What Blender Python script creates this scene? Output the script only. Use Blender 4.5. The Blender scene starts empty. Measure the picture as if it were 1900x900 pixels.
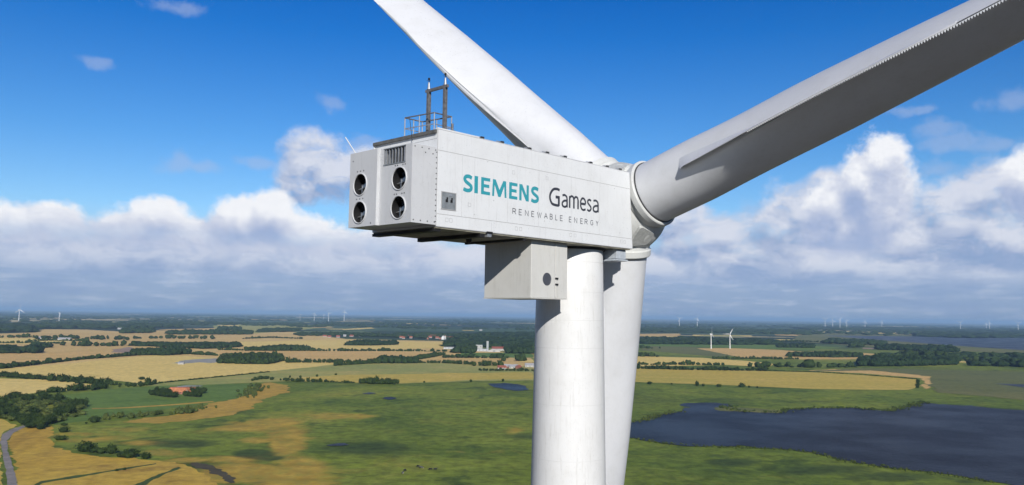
import bpy, bmesh, math, random
import numpy as np
from mathutils import Vector, noise as mnoise
from mathutils.geometry import tessellate_polygon
random.seed(7); RNG = np.random.default_rng(7)
scene = bpy.context.scene
COL = scene.collection

# ------------------------------------------------------------------ camera
CAMZ = 85.0
HAZE = 5.0e-5
FPX, PITCH, ROLL = 1525.06, 0.0889, 0.0138          # focal length in pixels of a 1900 px wide picture
cp, sp, cr, sr = math.cos(PITCH), math.sin(PITCH), math.cos(ROLL), math.sin(ROLL)
FW = np.array([0, cp, sp]); _u0 = np.array([0, -sp, cp]); _r0 = np.array([1.0, 0, 0])
RT = cr*_r0 + sr*_u0; UPV = -sr*_r0 + cr*_u0
EYE = np.array([0, 0, CAMZ])
cam_data = bpy.data.cameras.new('camera'); cam = bpy.data.objects.new('camera', cam_data); COL.objects.link(cam)
cam_data.sensor_width = 36; cam_data.lens = 36*FPX/1900; cam_data.clip_start = 0.5; cam_data.clip_end = 200000
from mathutils import Matrix
cam.matrix_world = Matrix(((RT[0], UPV[0], -FW[0], 0), (RT[1], UPV[1], -FW[1], 0), (RT[2], UPV[2], -FW[2], CAMZ), (0, 0, 0, 1)))
scene.camera = cam

# turbine frame: A = nacelle axis (towards rotor), N = its right-hand side, T = tower axis
YAW = 0.7659
A = np.array([math.sin(YAW), math.cos(YAW), 0]); N = np.array([A[1], -A[0], 0]); UP = np.array([0, 0, 1.0])
T = np.array([2.7568, 38.8988, 0.0])

# ------------------------------------------------------------------ light
SUNV = 1.0*N - 0.72*A + 0.62*UP
SUNV = SUNV/np.linalg.norm(SUNV)
sun_el = math.asin(SUNV[2]); sun_az = math.atan2(SUNV[0], SUNV[1])
sd = bpy.data.lights.new('sun', 'SUN'); sd.energy = 4.8; sd.angle = math.radians(0.53); sd.color = (1.0, 0.965, 0.915)
so = bpy.data.objects.new('sun', sd); COL.objects.link(so)
so.rotation_euler = Vector(SUNV).to_track_quat('Z', 'Y').to_euler(); so.location = (0, 0, 300)
scene.view_settings.view_transform = 'Standard'; scene.view_settings.look = 'None'
scene.view_settings.gamma = 1.0; scene.view_settings.exposure = 0.0; scene.view_settings.use_curve_mapping = False
scene.cycles.volume_bounces = 1; scene.cycles.max_bounces = 6; scene.cycles.volume_step_rate = 5
scene.cycles.use_denoising = True
scene.cycles.use_adaptive_sampling = True; scene.cycles.adaptive_threshold = 0.02; scene.cycles.adaptive_min_samples = 12

def ray(px, py):
    d = FW + RT*(px-950)/FPX + UPV*(450-py)/FPX
    return d/np.linalg.norm(d)
def angles(px, py):
    d = ray(px, py); return math.atan2(d[0], d[1]), math.asin(d[2])

# ---- node helpers
class NT:
    def __init__(s, tree): s.t = tree; s.n = tree.nodes; s.l = tree.links
    def new(s, typ, **kw):
        nd = s.n.new(typ)
        for k, v in kw.items(): setattr(nd, k, v)
        return nd
    def put(s, sock, v):
        if isinstance(v, bpy.types.NodeSocket): s.l.new(v, sock)
        elif v is not None: sock.default_value = v
    def math(s, op, a, b=None, c=None, clamp=False):
        nd = s.new('ShaderNodeMath', operation=op); nd.use_clamp = clamp
        s.put(nd.inputs[0], a)
        if b is not None: s.put(nd.inputs[1], b)
        if c is not None: s.put(nd.inputs[2], c)
        return nd.outputs[0]
    def vmath(s, op, a, b=None, c=None):
        nd = s.new('ShaderNodeVectorMath', operation=op); s.put(nd.inputs[0], a)
        if b is not None: s.put(nd.inputs[1], b)
        if c is not None: s.put(nd.inputs[2], c)
        return nd.outputs['Value'] if op in ('LENGTH', 'DOT_PRODUCT') else nd.outputs[0]
    def mix(s, fac, a, b, blend='MIX'):
        nd = s.new('ShaderNodeMix', data_type='RGBA', blend_type=blend); s.put(nd.inputs[0], fac)
        s.put(nd.inputs[6], a); s.put(nd.inputs[7], b); return nd.outputs[2]
    def rng(s, v, a, b, c=0.0, d=1.0, smooth=True):
        nd = s.new('ShaderNodeMapRange'); nd.interpolation_type = 'SMOOTHSTEP' if smooth else 'LINEAR'
        s.put(nd.inputs[0], v); nd.inputs[1].default_value = a; nd.inputs[2].default_value = b
        nd.inputs[3].default_value = c; nd.inputs[4].default_value = d; return nd.outputs[0]
    def noise(s, vec, scale, detail=4, rough=0.55, dist=0.0, col=False):
        nd = s.new('ShaderNodeTexNoise'); s.put(nd.inputs['Vector'], vec); nd.inputs['Scale'].default_value = scale
        nd.inputs['Detail'].default_value = detail; nd.inputs['Roughness'].default_value = rough; nd.inputs['Distortion'].default_value = dist
        return nd.outputs['Color' if col else 'Fac']
    def ramp(s, fac, stops):
        nd = s.new('ShaderNodeValToRGB'); s.put(nd.inputs[0], fac); e = nd.color_ramp.elements
        while len(e) > 1: e.remove(e[-1])
        e[0].position = stops[0][0]; e[0].color = (*stops[0][1], 1)
        for p, c in stops[1:]:
            k = e.new(p); k.color = (*c, 1)
        return nd.outputs[0]
    def comb(s, x, y, z=0.0):
        nd = s.new('ShaderNodeCombineXYZ'); s.put(nd.inputs[0], x); s.put(nd.inputs[1], y); s.put(nd.inputs[2], z); return nd.outputs[0]
    def sep(s, v):
        nd = s.new('ShaderNodeSeparateXYZ'); s.put(nd.inputs[0], v); return nd.outputs

def C4(r, g, b): return (r, g, b, 1)
def srgb(r, g, b):
    f = lambda c: ((c/255+0.055)/1.055)**2.4 if c > 10.3 else c/255/12.92
    return (f(r), f(g), f(b))
def s4(r, g, b): return (*srgb(r, g, b), 1)

# ------------------------------------------------------------------ sky with clouds (directions only, so it stays right from anywhere)
world = bpy.data.worlds.new('World'); scene.world = world; world.use_nodes = True
w = NT(world.node_tree); w.n.clear()
tc = w.new('ShaderNodeTexCoord'); D = w.sep(tc.outputs['Generated'])
U = w.math('ARCTAN2', D[0], D[1]); V = w.math('ARCSINE', D[2])
sky = w.new('ShaderNodeTexSky', sky_type='NISHITA'); sky.sun_disc = False
sky.sun_elevation = sun_el; sky.sun_rotation = sun_az % (2*math.pi); sky.altitude = 90; sky.air_density = 1.0; sky.dust_density = 0.4; sky.ozone_density = 2.5
SKYK = 0.11
SKYT = [(0.9,0.92,1.0),(0.66,0.88,1.08),(0.35,0.72,1.08),(0.09,0.53,1.06),(0.02,0.41,1.0),(0.1,0.45,1.0)]
P0 = w.comb(U, V, 0.0)

def cloud_group(name, blobs, warp, namp, nscale, detail=7, rough=0.58, soft=0.06):
    g = bpy.data.node_groups.new(name, 'ShaderNodeTree')
    g.interface.new_socket('P', in_out='INPUT', socket_type='NodeSocketVector')
    g.interface.new_socket('D', in_out='OUTPUT', socket_type='NodeSocketFloat')
    q = NT(g); gi = q.new('NodeGroupInput'); go = q.new('NodeGroupOutput'); P = gi.outputs[0]
    nz = q.noise(P, nscale*0.35, 3, 0.5, col=True)
    Pw = q.vmath('MULTIPLY_ADD', q.vmath('SUBTRACT', nz, (0.5, 0.5, 0.5)), (warp, warp*0.7, 0), P)
    acc = None
    for (px, py, rx, ry) in blobs:
        az, el = angles(px, py); k = math.cos(az)
        ax, ay = rx/FPX*k, ry/FPX
        v = q.vmath('MULTIPLY_ADD', Pw, (1/ax, 1/ay, 0), (-az/ax, -el/ay, 0))
        ln = q.vmath('LENGTH', v); val = q.math('SUBTRACT', 1.0, ln)
        acc = val if acc is None else q.math('SMOOTH_MAX', acc, val, 0.25)
    bil = q.noise(P, nscale, detail, rough)
    out = q.math('MULTIPLY_ADD', q.math('SUBTRACT', bil, 0.5), namp, acc)
    out = q.math('ADD', out, 0.12)
    q.l.new(out, go.inputs[0]); return g
def use(g, P):
    nd = w.new('ShaderNodeGroup'); nd.node_tree = g; w.l.new(P, nd.inputs[0]); return nd.outputs[0]

# bright cumulus: centre and radii traced in the photograph's pixels, turned into directions
cum = cloud_group('cumulus_density', [
    (20, 430, 75, 50), (115, 425, 60, 46), (250, 430, 95, 48), (295, 405, 62, 42), (345, 440, 70, 42), (205, 470, 120, 40),
    (440, 412, 56, 46), (495, 402, 58, 46), (560, 438, 90, 42), (620, 452, 80, 34), (480, 455, 120, 42), (40, 480, 130, 40), (700, 470, 120, 45),
    (1640, 308, 44, 56), (1615, 350, 70, 66), (1610, 400, 80, 60), (1560, 385, 56, 50), (1570, 430, 90, 44),
    (1895, 330, 50, 52), (2010, 380, 110, 80), (-200, 440, 160, 60), 
    (2250, 420, 160, 60), (-480, 420, 140, 60)], 0.045, 1.35, 24.0, detail=9, rough=0.66)
gry = cloud_group('grey_cloud_density', [
    (582, 305, 62, 56), (620, 325, 92, 52), (572, 335, 64, 44), (690, 320, 70, 46), (1480, 395, 78, 56), (1450, 430, 90, 50), (1530, 350, 50, 44), (1300, 440, 110, 40), (1260, 400, 60, 26),
    (1790, 400, 150, 70), (1700, 430, 120, 50), (1830, 350, 90, 45), (1900, 440, 160, 60), (1400, 470, 240, 50), (1600, 490, 300, 46), (1850, 510, 200, 46),
    (1250, 500, 200, 60), (120, 475, 220, 50), (400, 480, 240, 45), (600, 490, 260, 45), (850, 500, 200, 60), (1060, 500, 200, 60), (-150, 480, 250, 60), (2200, 480, 300, 80),
    (330, 515, 300, 30), (650, 520, 300, 30)], 0.05, 1.7, 16.0, detail=7, rough=0.62)
wis = cloud_group('wisp_density', [
    (335, 300, 52, 24), (375, 312, 50, 18), (475, 300, 45, 14), (675, 262, 40, 18), (615, 190, 26, 18), (1745, 235, 60, 24), (1770, 255, 70, 18), (1690, 205, 50, 10),
    (1740, 310, 60, 20), (1400, 400, 70, 26), (1860, 260, 60, 18), (175, 110, 40, 14), (330, 8, 60, 14), (60, 400, 60, 20), (1880, 180, 60, 20)], 0.05, 2.2, 34.0, rough=0.65)

S_cum = use(cum, P0); S_cum_up = use(cum, w.vmath('ADD', P0, (0.008, 0.026, 0)))
S_gry = use(gry, P0); S_gry_up = use(gry, w.vmath('ADD', P0, (0.008, 0.020, 0)))
S_wis = use(wis, P0)

def stops(v, lst):  # ramp along elevation in radians 0..0.6
    return w.ramp(w.math('MULTIPLY', v, 1/0.6, clamp=True), [(a/0.6, c) for a, c in lst])
skyc = w.mix(1.0, sky.outputs[0], (SKYK, SKYK, SKYK, 1), 'MULTIPLY')
tint = stops(V, [(0.0, SKYT[0]), (0.10, SKYT[1]), (0.20, SKYT[2]), (0.33, SKYT[3]), (0.42, SKYT[4]), (0.6, SKYT[5])])
col = w.mix(1.0, skyc, tint, 'MULTIPLY')
wm = w.math('MULTIPLY', w.rng(S_wis, 0.05, 0.9), 0.38)
col = w.mix(wm, col, s4(178, 192, 222))
# streaky low stratus veil
st1 = w.noise(w.vmath('MULTIPLY', P0, (1, 4.5, 1)), 7.0, 6, 0.6)
st2 = w.noise(w.vmath('MULTIPLY', P0, (1, 6.0, 1)), 22.0, 5, 0.6)
band = w.rng(V, 0.050, 0.125, 1.0, 0.0)
veilc = stops(V, [(0.0, srgb(140, 163, 196)), (0.018, srgb(142, 165, 200)), (0.045, srgb(150, 172, 208)), (0.09, srgb(172, 188, 218)), (0.6, srgb(175, 190, 222))])
veilc = w.mix(w.rng(st2, 0.45, 0.75, 0.0, 0.50), veilc, s4(198, 208, 228))
veilc = w.mix(w.rng(st1, 0.46, 0.62, 0.0, 0.5), veilc, s4(128, 154, 198))
col = w.mix(w.math('MULTIPLY', band, 0.95), col, veilc)
# grey bank
tex = w.noise(w.vmath('MULTIPLY', P0, (1, 2.0, 1)), 19.0, 8, 0.66, 0.4)
shade_g = w.math('ADD', w.math('MULTIPLY', w.rng(w.math('SUBTRACT', S_gry, S_gry_up), -0.35, 0.55), 0.75), w.math('MULTIPLY', w.rng(tex, 0.36, 0.66), 0.5), clamp=True)
gcol = w.mix(shade_g, s4(136, 160, 202), s4(216, 221, 235))
fade = w.rng(V, 0.03, 0.075)
col = w.mix(w.math('MULTIPLY', w.math('MULTIPLY', w.rng(S_gry, -0.06, 0.50), fade), w.rng(tex, 0.30, 0.52, 0.62, 0.97)), col, gcol)
# bright cumulus
dif = w.math('SUBTRACT', S_cum, S_cum_up)
edge = w.rng(S_cum, 0.0, 0.9, 0.12, -0.10)
lit = w.rng(w.math('ADD', dif, edge), -0.55, 0.95)
base_dark = w.rng(V, 0.06, 0.125, 0.25, 1.0)
lit2 = w.math('ADD', w.math('MULTIPLY', lit, base_dark), w.math('MULTIPLY', w.math('SUBTRACT', tex, 0.5), 0.75), clamp=True)
ccol = w.ramp(lit2, [(0.0, srgb(160, 178, 214)), (0.3, srgb(190, 200, 224)), (0.55, srgb(212, 218, 234)), (0.85, srgb(244, 246, 251))])
cm = w.rng(S_cum, -0.05, 0.38)
cm = w.math('MULTIPLY', cm, w.rng(V, 0.045, 0.10))
col = w.mix(cm, col, ccol)
# sky beside and behind the camera darkened to weaken the fill light
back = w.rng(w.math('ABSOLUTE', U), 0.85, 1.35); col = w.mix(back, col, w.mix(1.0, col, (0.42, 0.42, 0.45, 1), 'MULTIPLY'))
# far below the horizon the dome keeps the horizon tone
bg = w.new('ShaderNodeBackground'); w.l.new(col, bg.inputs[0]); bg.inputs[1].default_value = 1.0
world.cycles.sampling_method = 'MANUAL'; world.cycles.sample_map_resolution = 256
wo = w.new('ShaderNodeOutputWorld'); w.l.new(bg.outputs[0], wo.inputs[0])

# ------------------------------------------------------------------ object helpers
def tag(o, label=None, cat=None, group=None, kind=None):
    if label: o['label'] = label
    if cat: o['category'] = cat
    if group: o['group'] = group
    if kind: o['kind'] = kind
    return o
def empty(name, loc):
    o = bpy.data.objects.new(name, None); o.location = loc; COL.objects.link(o); return o
def origin_of(o):
    p = np.zeros(3)
    while o is not None:
        p += np.array(o.location); o = o.parent
    return p
class MB:
    """collects faces, then links them as one mesh object (vertices given in world space)"""
    def __init__(s): s.v = []; s.f = []; s.m = []
    def add(s, vs, fs, mi=0):
        b = len(s.v); s.v += [tuple(map(float, p)) for p in vs]
        s.f += [tuple(b+i for i in f) for f in fs]; s.m += [mi]*len(fs)
    def hexa(s, c, mi=0):   # 8 corners: bottom 4, top 4
        s.add(c, [(0, 3, 2, 1), (4, 5, 6, 7), (0, 1, 5, 4), (1, 2, 6, 5), (2, 3, 7, 6), (3, 0, 4, 7)], mi)
    def box(s, o, ax, ay, az, mi=0):   # corner origin + three edge vectors
        o, ax, ay, az = map(np.array, (o, ax, ay, az))
        s.hexa([o, o+ax, o+ax+ay, o+ay, o+az, o+ax+az, o+ax+ay+az, o+ay+az], mi)
    def tube(s, p, q, r0, r1=None, n=10, mi=0, caps=True):
        p, q = np.array(p, float), np.array(q, float); r1 = r0 if r1 is None else r1
        d = (q-p)/np.linalg.norm(q-p); t = np.array([0, 0, 1.0]) if abs(d[2]) < .9 else np.array([1.0, 0, 0])
        e1 = np.cross(d, t); e1 /= np.linalg.norm(e1); e2 = np.cross(d, e1)
        vs = [c+(e1*math.cos(2*math.pi*i/n)+e2*math.sin(2*math.pi*i/n))*r for c, r in ((p, r0), (q, r1)) for i in range(n)]
        fs = [(i, n+i, n+(i+1) % n, (i+1) % n) for i in range(n)]
        if caps: fs += [tuple(range(n)), tuple(range(2*n-1, n-1, -1))]
        s.add(vs, fs, mi)
    def lathe(s, o, d, prof, n=40, mi=0):   # profile: (distance along d, radius)
        o, d = np.array(o, float), np.array(d, float)/np.linalg.norm(d)
        t = np.array([0, 0, 1.0]) if abs(d[2]) < .9 else np.array([1.0, 0, 0])
        e1 = np.cross(d, t); e1 /= np.linalg.norm(e1); e2 = np.cross(d, e1)
        vs = [o+d*z+(e1*math.cos(2*math.pi*i/n)+e2*math.sin(2*math.pi*i/n))*max(r, 1e-4) for z, r in prof for i in range(n)]
        fs = [(k*n+i, (k+1)*n+i, (k+1)*n+(i+1) % n, k*n+(i+1) % n) for k in range(len(prof)-1) for i in range(n)]
        fs += [tuple(range(n)), tuple(range(len(prof)*n-1, (len(prof)-1)*n-1, -1))]
        s.add(vs, fs, mi)
    def build(s, name, mats, parent=None, smooth=False, bevel=0.0, sharp=35):
        me = bpy.data.meshes.new(name); org = origin_of(parent)
        me.from_pydata([tuple(np.array(p)-org) for p in s.v], [], s.f)
        for m in (mats if isinstance(mats, (list, tuple)) else [mats]): me.materials.append(m)
        me.polygons.foreach_set('material_index', s.m)
        bm = bmesh.new(); bm.from_mesh(me); bmesh.ops.recalc_face_normals(bm, faces=bm.faces); bm.to_mesh(me); bm.free()
        if smooth:
            me.polygons.foreach_set('use_smooth', [True]*len(me.polygons)); me.set_sharp_from_angle(angle=math.radians(sharp))
        o = bpy.data.objects.new(name, me); COL.objects.link(o); o.parent = parent
        if bevel:
            b = o.modifiers.new('bevel', 'BEVEL'); b.width = bevel; b.segments = 2; b.limit_method = 'ANGLE'
        return o

# ------------------------------------------------------------------ materials
def mat(name, fn):
    m = bpy.data.materials.new(name); m.use_nodes = True; k = NT(m.node_tree); k.n.clear()
    out = k.new('ShaderNodeOutputMaterial'); b = k.new('ShaderNodeBsdfPrincipled'); k.l.new(b.outputs[0], out.inputs[0])
    fn(k, b); return m
def plain(name, col, rough=0.5, metal=0.0, spec=0.5, var=0.0, scale=6.0):
    def fn(k, b):
        b.inputs['Roughness'].default_value = rough; b.inputs['Metallic'].default_value = metal; b.inputs['Specular IOR Level'].default_value = spec
        if var:
            tc = k.new('ShaderNodeTexCoord'); nz = k.noise(tc.outputs['Object'], scale, 5)
            f = k.rng(nz, 0.3, 0.7, 1-var, 1+var)
            k.put(b.inputs['Base Color'], k.mix(1.0, C4(*col), k.comb(f, f, f), 'MULTIPLY'))
        else: b.inputs['Base Color'].default_value = C4(*col)
    return mat(name, fn)
def paint(name, col, grime, streak=0.5, rough=0.42):
    """aged gelcoat: cloudy grime, fine specks and faint run-down streaks"""
    def fn(k, b):
        tc = k.new('ShaderNodeTexCoord'); O = tc.outputs['Object']
        n1 = k.noise(O, 0.9, 6, 0.65); n2 = k.noise(O, 7.0, 5, 0.7); n3 = k.noise(k.vmath('MULTIPLY', O, (5, 5, 0.35)), 2.2, 4, 0.6)
        sp = k.noise(O, 34.0, 2, 0.5)
        f = k.math('MULTIPLY', k.rng(n1, 0.40, 0.75), 0.25)
        f = k.math('ADD', f, k.math('MULTIPLY', k.rng(n2, 0.5, 0.8), 0.30))
        f = k.math('ADD', f, k.math('MULTIPLY', k.rng(n3, 0.52, 0.8), streak))
        f = k.math('ADD', f, k.math('MULTIPLY', k.rng(sp, 0.70, 0.78), 0.5), clamp=True)
        k.put(b.inputs['Base Color'], k.mix(f, C4(*col), C4(*grime)))
        b.inputs['Specular IOR Level'].default_value = 0.4
        k.put(b.inputs['Roughness'], k.rng(n2, 0.3, 0.7, rough-0.07, rough+0.12))
        bp = k.new('ShaderNodeBump'); bp.inputs['Strength'].default_value = 0.06; bp.inputs['Distance'].default_value = 0.02
        k.l.new(n2, bp.inputs['Height']); k.l.new(bp.outputs[0], b.inputs['Normal'])
    return mat(name, fn)
M = {}
M['nacelle'] = paint('nacelle_paint', (0.70, 0.715, 0.72), (0.54, 0.545, 0.54))
M['rear'] = paint('shaded_rear_paint', (0.56, 0.57, 0.58), (0.42, 0.425, 0.425))  # nacelle paint darkened to imitate the less sunlit rear
M['tower'] = paint('tower_paint', (0.70, 0.70, 0.685), (0.50, 0.49, 0.455), streak=0.6)
M['blade'] = paint('blade_gelcoat', (0.65, 0.66, 0.675), (0.48, 0.48, 0.46), streak=0.15, rough=0.35)
M['hub'] = paint('hub_paint', (0.60, 0.61, 0.59), (0.42, 0.42, 0.39))
M['hatch'] = plain('hub_panel_grey', (0.46, 0.47, 0.45), 0.5, var=0.12)
M['box'] = paint('lower_box_paint', (0.60, 0.595, 0.56), (0.45, 0.44, 0.40))
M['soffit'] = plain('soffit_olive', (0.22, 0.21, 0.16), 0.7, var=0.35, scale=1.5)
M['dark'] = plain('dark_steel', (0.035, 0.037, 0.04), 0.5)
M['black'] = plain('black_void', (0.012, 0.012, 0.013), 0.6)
M['grey'] = plain('grey_panel', (0.20, 0.22, 0.235), 0.45, var=0.15)
M['roofedge'] = plain('roof_edge_grey', (0.11, 0.11, 0.105), 0.6, var=0.2)
M['galv'] = plain('galvanised_steel', (0.45, 0.47, 0.49), 0.4, 0.6, var=0.15)
M['rust'] = plain('weathered_mast_steel', (0.16, 0.16, 0.165), 0.6, 0.3, var=0.3, scale=9)
M['steel'] = plain('bright_duct_metal', (0.5, 0.5, 0.49), 0.28, 0.9)
M['seam'] = plain('panel_seam_grey', (0.40, 0.40, 0.40), 0.7)
M['weld'] = plain('weld_grey', (0.62, 0.62, 0.60), 0.6)
M['port'] = plain('dark_port_glass', (0.07, 0.075, 0.09), 0.4)
M['teal'] = plain('teal_lettering', (0.03, 0.30, 0.36), 0.5)
M['ink'] = plain('charcoal_lettering', (0.035, 0.04, 0.055), 0.5)
M['inkthin'] = plain('grey_lettering', (0.10, 0.105, 0.12), 0.5)
M['bluegrey'] = plain('bracket_grey', (0.42, 0.46, 0.50), 0.5, var=0.1)

# ------------------------------------------------------------------ the big turbine
HW = 3.9251/2; ZB, ZT = CAMZ+3.2521, CAMZ+6.9295; LR, LF, LFT = -10.0934, 2.3398, 2.0642
LB, ZBT, ZBB = -11.3014, CAMZ+6.207, CAMZ+3.313
def Q(u, l, z): return T + N*u + A*l + UP*z          # u sideways, l along the nacelle, z height above ground
def on_side(px, py, u=HW):                            # point of the picture -> (l, z) on the nacelle's side plane
    d = ray(px, py); k = ((T+N*u-EYE)@N)/(d@N); p = EYE+d*k; return (p-T)@A, p[2]
def on_rear(px, py, l=LB):                            # -> (u, z) on a plane across the nacelle
    d = ray(px, py); k = ((T+A*l-EYE)@A)/(d@A); p = EYE+d*k; return (p-T)@N, p[2]
def at_height(px, py, z):
    d = ray(px, py); k = (z-CAMZ)/d[2]; p = EYE+d*k; return (p-T)@N, (p-T)@A

turbine = tag(empty('wind_turbine', tuple(T)), 'huge white wind turbine in the foreground with teal and black lettering on its boxy nacelle', 'wind turbine')

# tower
m = MB(); prof = [(0, 2.45), (0.4, 2.45), (40, 2.15), (CAMZ-8, 1.735), (CAMZ, 1.605), (CAMZ+3.10, 1.555), (CAMZ+3.24, 1.50)]
m.lathe(T, UP, prof, n=96)
tower = m.build('tower', M['tower'], turbine, smooth=True)
def tower_r(z): return float(np.interp(z, [p[0] for p in prof], [p[1] for p in prof]))
for py in (490, 547, 600, 652, 757, 858):
    z = CAMZ + (593-py)/1525*37.0
    m = MB(); r = tower_r(z); m.lathe(T+UP*(z-.012), UP, [(0, r-.01), (0, r+.004), (.024, r+.004), (.024, r-.01)], n=96)
    m.build('weld_seam', M['weld'], tower, smooth=True)

# nacelle body
m = MB()
def pts(u0, u1, l0, l1, z0, z1, l1t=None):
    l1t = l1 if l1t is None else l1t
    return [Q(u0, l0, z0), Q(u1, l0, z0), Q(u1, l1, z0), Q(u0, l1, z0), Q(u0, l0, z1), Q(u1, l0, z1), Q(u1, l1t, z1), Q(u0, l1t, z1)]
m.hexa(pts(-HW, HW, LR, LF, ZB, ZT, LFT))
nacelle = m.build('nacelle', M['nacelle'], turbine, bevel=0.035)
# side seams
m = MB()
def seam_h(z, l0, l1, u=HW, t=.011, y=.003): m.box(Q(u-.01, l0, z-t), N*(.01+y), A*(l1-l0), UP*2*t)
def seam_v(l, z0, z1, u=HW, t=.006, y=.0022): m.box(Q(u-.01, l-t, z0), N*(.01+y), A*2*t, UP*(z1-z0))
ZS1, ZS2 = CAMZ+6.135, CAMZ+3.74
seam_h(ZS1, LR+.03, LFT+.02); seam_h(ZS2, LR+.03, LF-.05)
for px in (857, 880, 942, 1000, 1060, 1112):
    l, _ = on_side(px, 360); seam_v(l, ZS2+.02, ZS1-.02, t=.0035)
for px in (912, 1002, 1080):
    l, _ = on_side(px, 420); seam_v(l, ZB+.04, ZS2-.02, t=.004)
m.box(Q(HW-.01, LR-.004, ZB+.03), N*.014, A*.022, UP*(ZT-ZB-.05))
m.build('panel_seam', M['seam'], nacelle)
# small square markings and fixings
m = MB()
def outline(px, py, s=.075, t=.006):
    l, z = on_side(px, py); m = MB()
    for (a, b, c, d) in ((-s, -s, 2*s, t*2), (-s, s-2*t, 2*s, t*2), (-s, -s+2*t, t*2, 2*s-4*t), (s-2*t, -s+2*t, t*2, 2*s-4*t)):
        m.box(Q(HW-.005, l+a, z+b), N*.0075, A*c, UP*d)
    m.build('panel_marking', M['seam'], nacelle)
for p in ((829, 408), (836.5, 409), (958, 424), (966, 425), (1059, 436), (1067, 437), (1153, 448), (1159, 449), (871, 380), (953, 320), (1015, 331)): outline(*p)
m = MB()
for p in ((916, 372), (1140, 350), (1150, 432), (1090, 335), (905, 300), (880, 398), (1010, 410)):
    m = MB(); l, z = on_side(*p); m.tube(Q(HW-.01, l, z), Q(HW+.008, l, z), .022, n=8); m.build('fixing_bolt', M['seam'], nacelle)
# grey hatch panel
(l0, z1), (l1, z0) = on_side(819.5, 356), on_side(844.5, 390)
m = MB(); m.box(Q(HW-.01, l0, z0), N*.028, A*(l1-l0), UP*(z1-z0))
hp = m.build('hatch_panel', M['grey'], nacelle, bevel=.006)
m = MB()
m.box(Q(HW, l0-.03, z0-.03), N*.024, A*(l1-l0+.06), UP*.028); m.box(Q(HW, l0-.03, z1+.002), N*.024, A*(l1-l0+.06), UP*.028)
m.box(Q(HW, l0-.03, z0), N*.024, A*.028, UP*(z1-z0)); m.box(Q(HW, l1+.002, z0), N*.024, A*.028, UP*(z1-z0))
for fx in (.28, .62):
    c = l0+(l1-l0)*fx; zc = z0+(z1-z0)*.42
    m.box(Q(HW+.018, c, zc), N*.02, A*.10, UP*.10, 1); m.box(Q(HW+.018, c+.04, zc+.11), N*.02, A*.06, UP*.07, 1)
m.box(Q(HW+.018, l0+(l1-l0)*.5, z0+(z1-z0)*.80), N*.012, A*.16, UP*.08, 2)
m.build('hatch_frame', [M['seam'], M['black'], M['galv']], nacelle)
# roof: parapet, rear edge darkened for overhang shade, cladding seam
m = MB()
m.box(Q(-HW+.02, LR-.10, ZT-.15), N*(2*HW-.06), A*.095, UP*.13)
m.build('roof_edge', M['roofedge'], nacelle, bevel=.01)
m = MB(); m.box(Q(HW-.16, LR+.01, ZT+.001), N*.157, A*2.15, UP*.065); m.box(Q(HW-.12, LR+2.2, ZT+.001), N*.117, A*(LFT-LR-2.25), UP*.02)
m.build('roof_parapet', M['nacelle'], nacelle, bevel=.008)
m = MB(); m.box(Q(-HW+.04, LR-.006, ZT-.36), N*(2*HW-.08), A*.01, UP*.014); m.box(Q(-HW+.005, LR-.05, ZT-.55), N*.05, A*.05, UP*.5, 1)
m.build('rear_cladding_seam', [M['seam'], M['nacelle']], nacelle)
# roof lugs along the near edge
for px, py in ((896, 258.5), (933, 267), (984, 279), (1017, 287), (1050, 294), (1097.5, 305), (1128, 312), (1152, 318)):
    l, _ = on_side(px, py)
    m = MB(); m.box(Q(HW-.14, l-.07, ZT+.015), N*.13, A*.16, UP*.09); m.tube(Q(HW-.07, l-.30, ZT+.07), Q(HW-.07, l-.06, ZT+.07), .02, mi=1, n=6)
    m.build('roof_lug', [M['dark'], M['galv']], nacelle)
# underside
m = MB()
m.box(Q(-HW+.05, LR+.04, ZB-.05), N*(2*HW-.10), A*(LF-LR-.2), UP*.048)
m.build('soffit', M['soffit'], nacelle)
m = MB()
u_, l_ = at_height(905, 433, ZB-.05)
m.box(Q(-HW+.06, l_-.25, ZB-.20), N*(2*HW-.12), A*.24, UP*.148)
m.box(Q(-HW+.05, LR-.02, ZB-.16), N*(2*HW-.15), A*.35, UP*.11)  # black bar imitating the deep shadow gap at the cooler joint
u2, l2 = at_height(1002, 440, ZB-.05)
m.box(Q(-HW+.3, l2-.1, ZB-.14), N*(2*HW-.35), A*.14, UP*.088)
m.build('beam_and_gap_shade', M['black'], nacelle)
m = MB(); l3, z3 = on_side(907, 433)
m.box(Q(HW-.14, l3-.08, z3-.14), N*.15, A*.22, UP*.16); m.box(Q(HW-.16, l3-.13, z3-.02), N*.19, A*.32, UP*.09, 1)
m.build('edge_bracket', [M['galv'], M['black']], nacelle)
m = MB(); u4, l4 = at_height(870, 445, ZB-.12); m.lathe(Q(u4, l4, ZB-.055), -UP, [(0, .11), (.08, .13), (.18, .10), (.24, .02)], n=14)
m.build('beacon_lamp', M['black'], nacelle, smooth=True)
m = MB()
for px in (1139,):
    m.box(Q(HW-1.15, 1.32, ZB-.50), N*.95, A*.72, UP*.44); m.box(Q(HW-1.22, 1.24, ZB-.60), N*1.09, A*.88, UP*.08)
m.build('front_bracket', M['bluegrey'], nacelle, bevel=.02)
m = MB(); m.lathe(T+UP*(ZB-.16), UP, [(0, 1.45), (0, 1.66), (.06, 1.66), (.108, 1.70), (.108, 1.2)], n=72)
m.build('yaw_ring', M['black'], nacelle, smooth=True)

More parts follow.
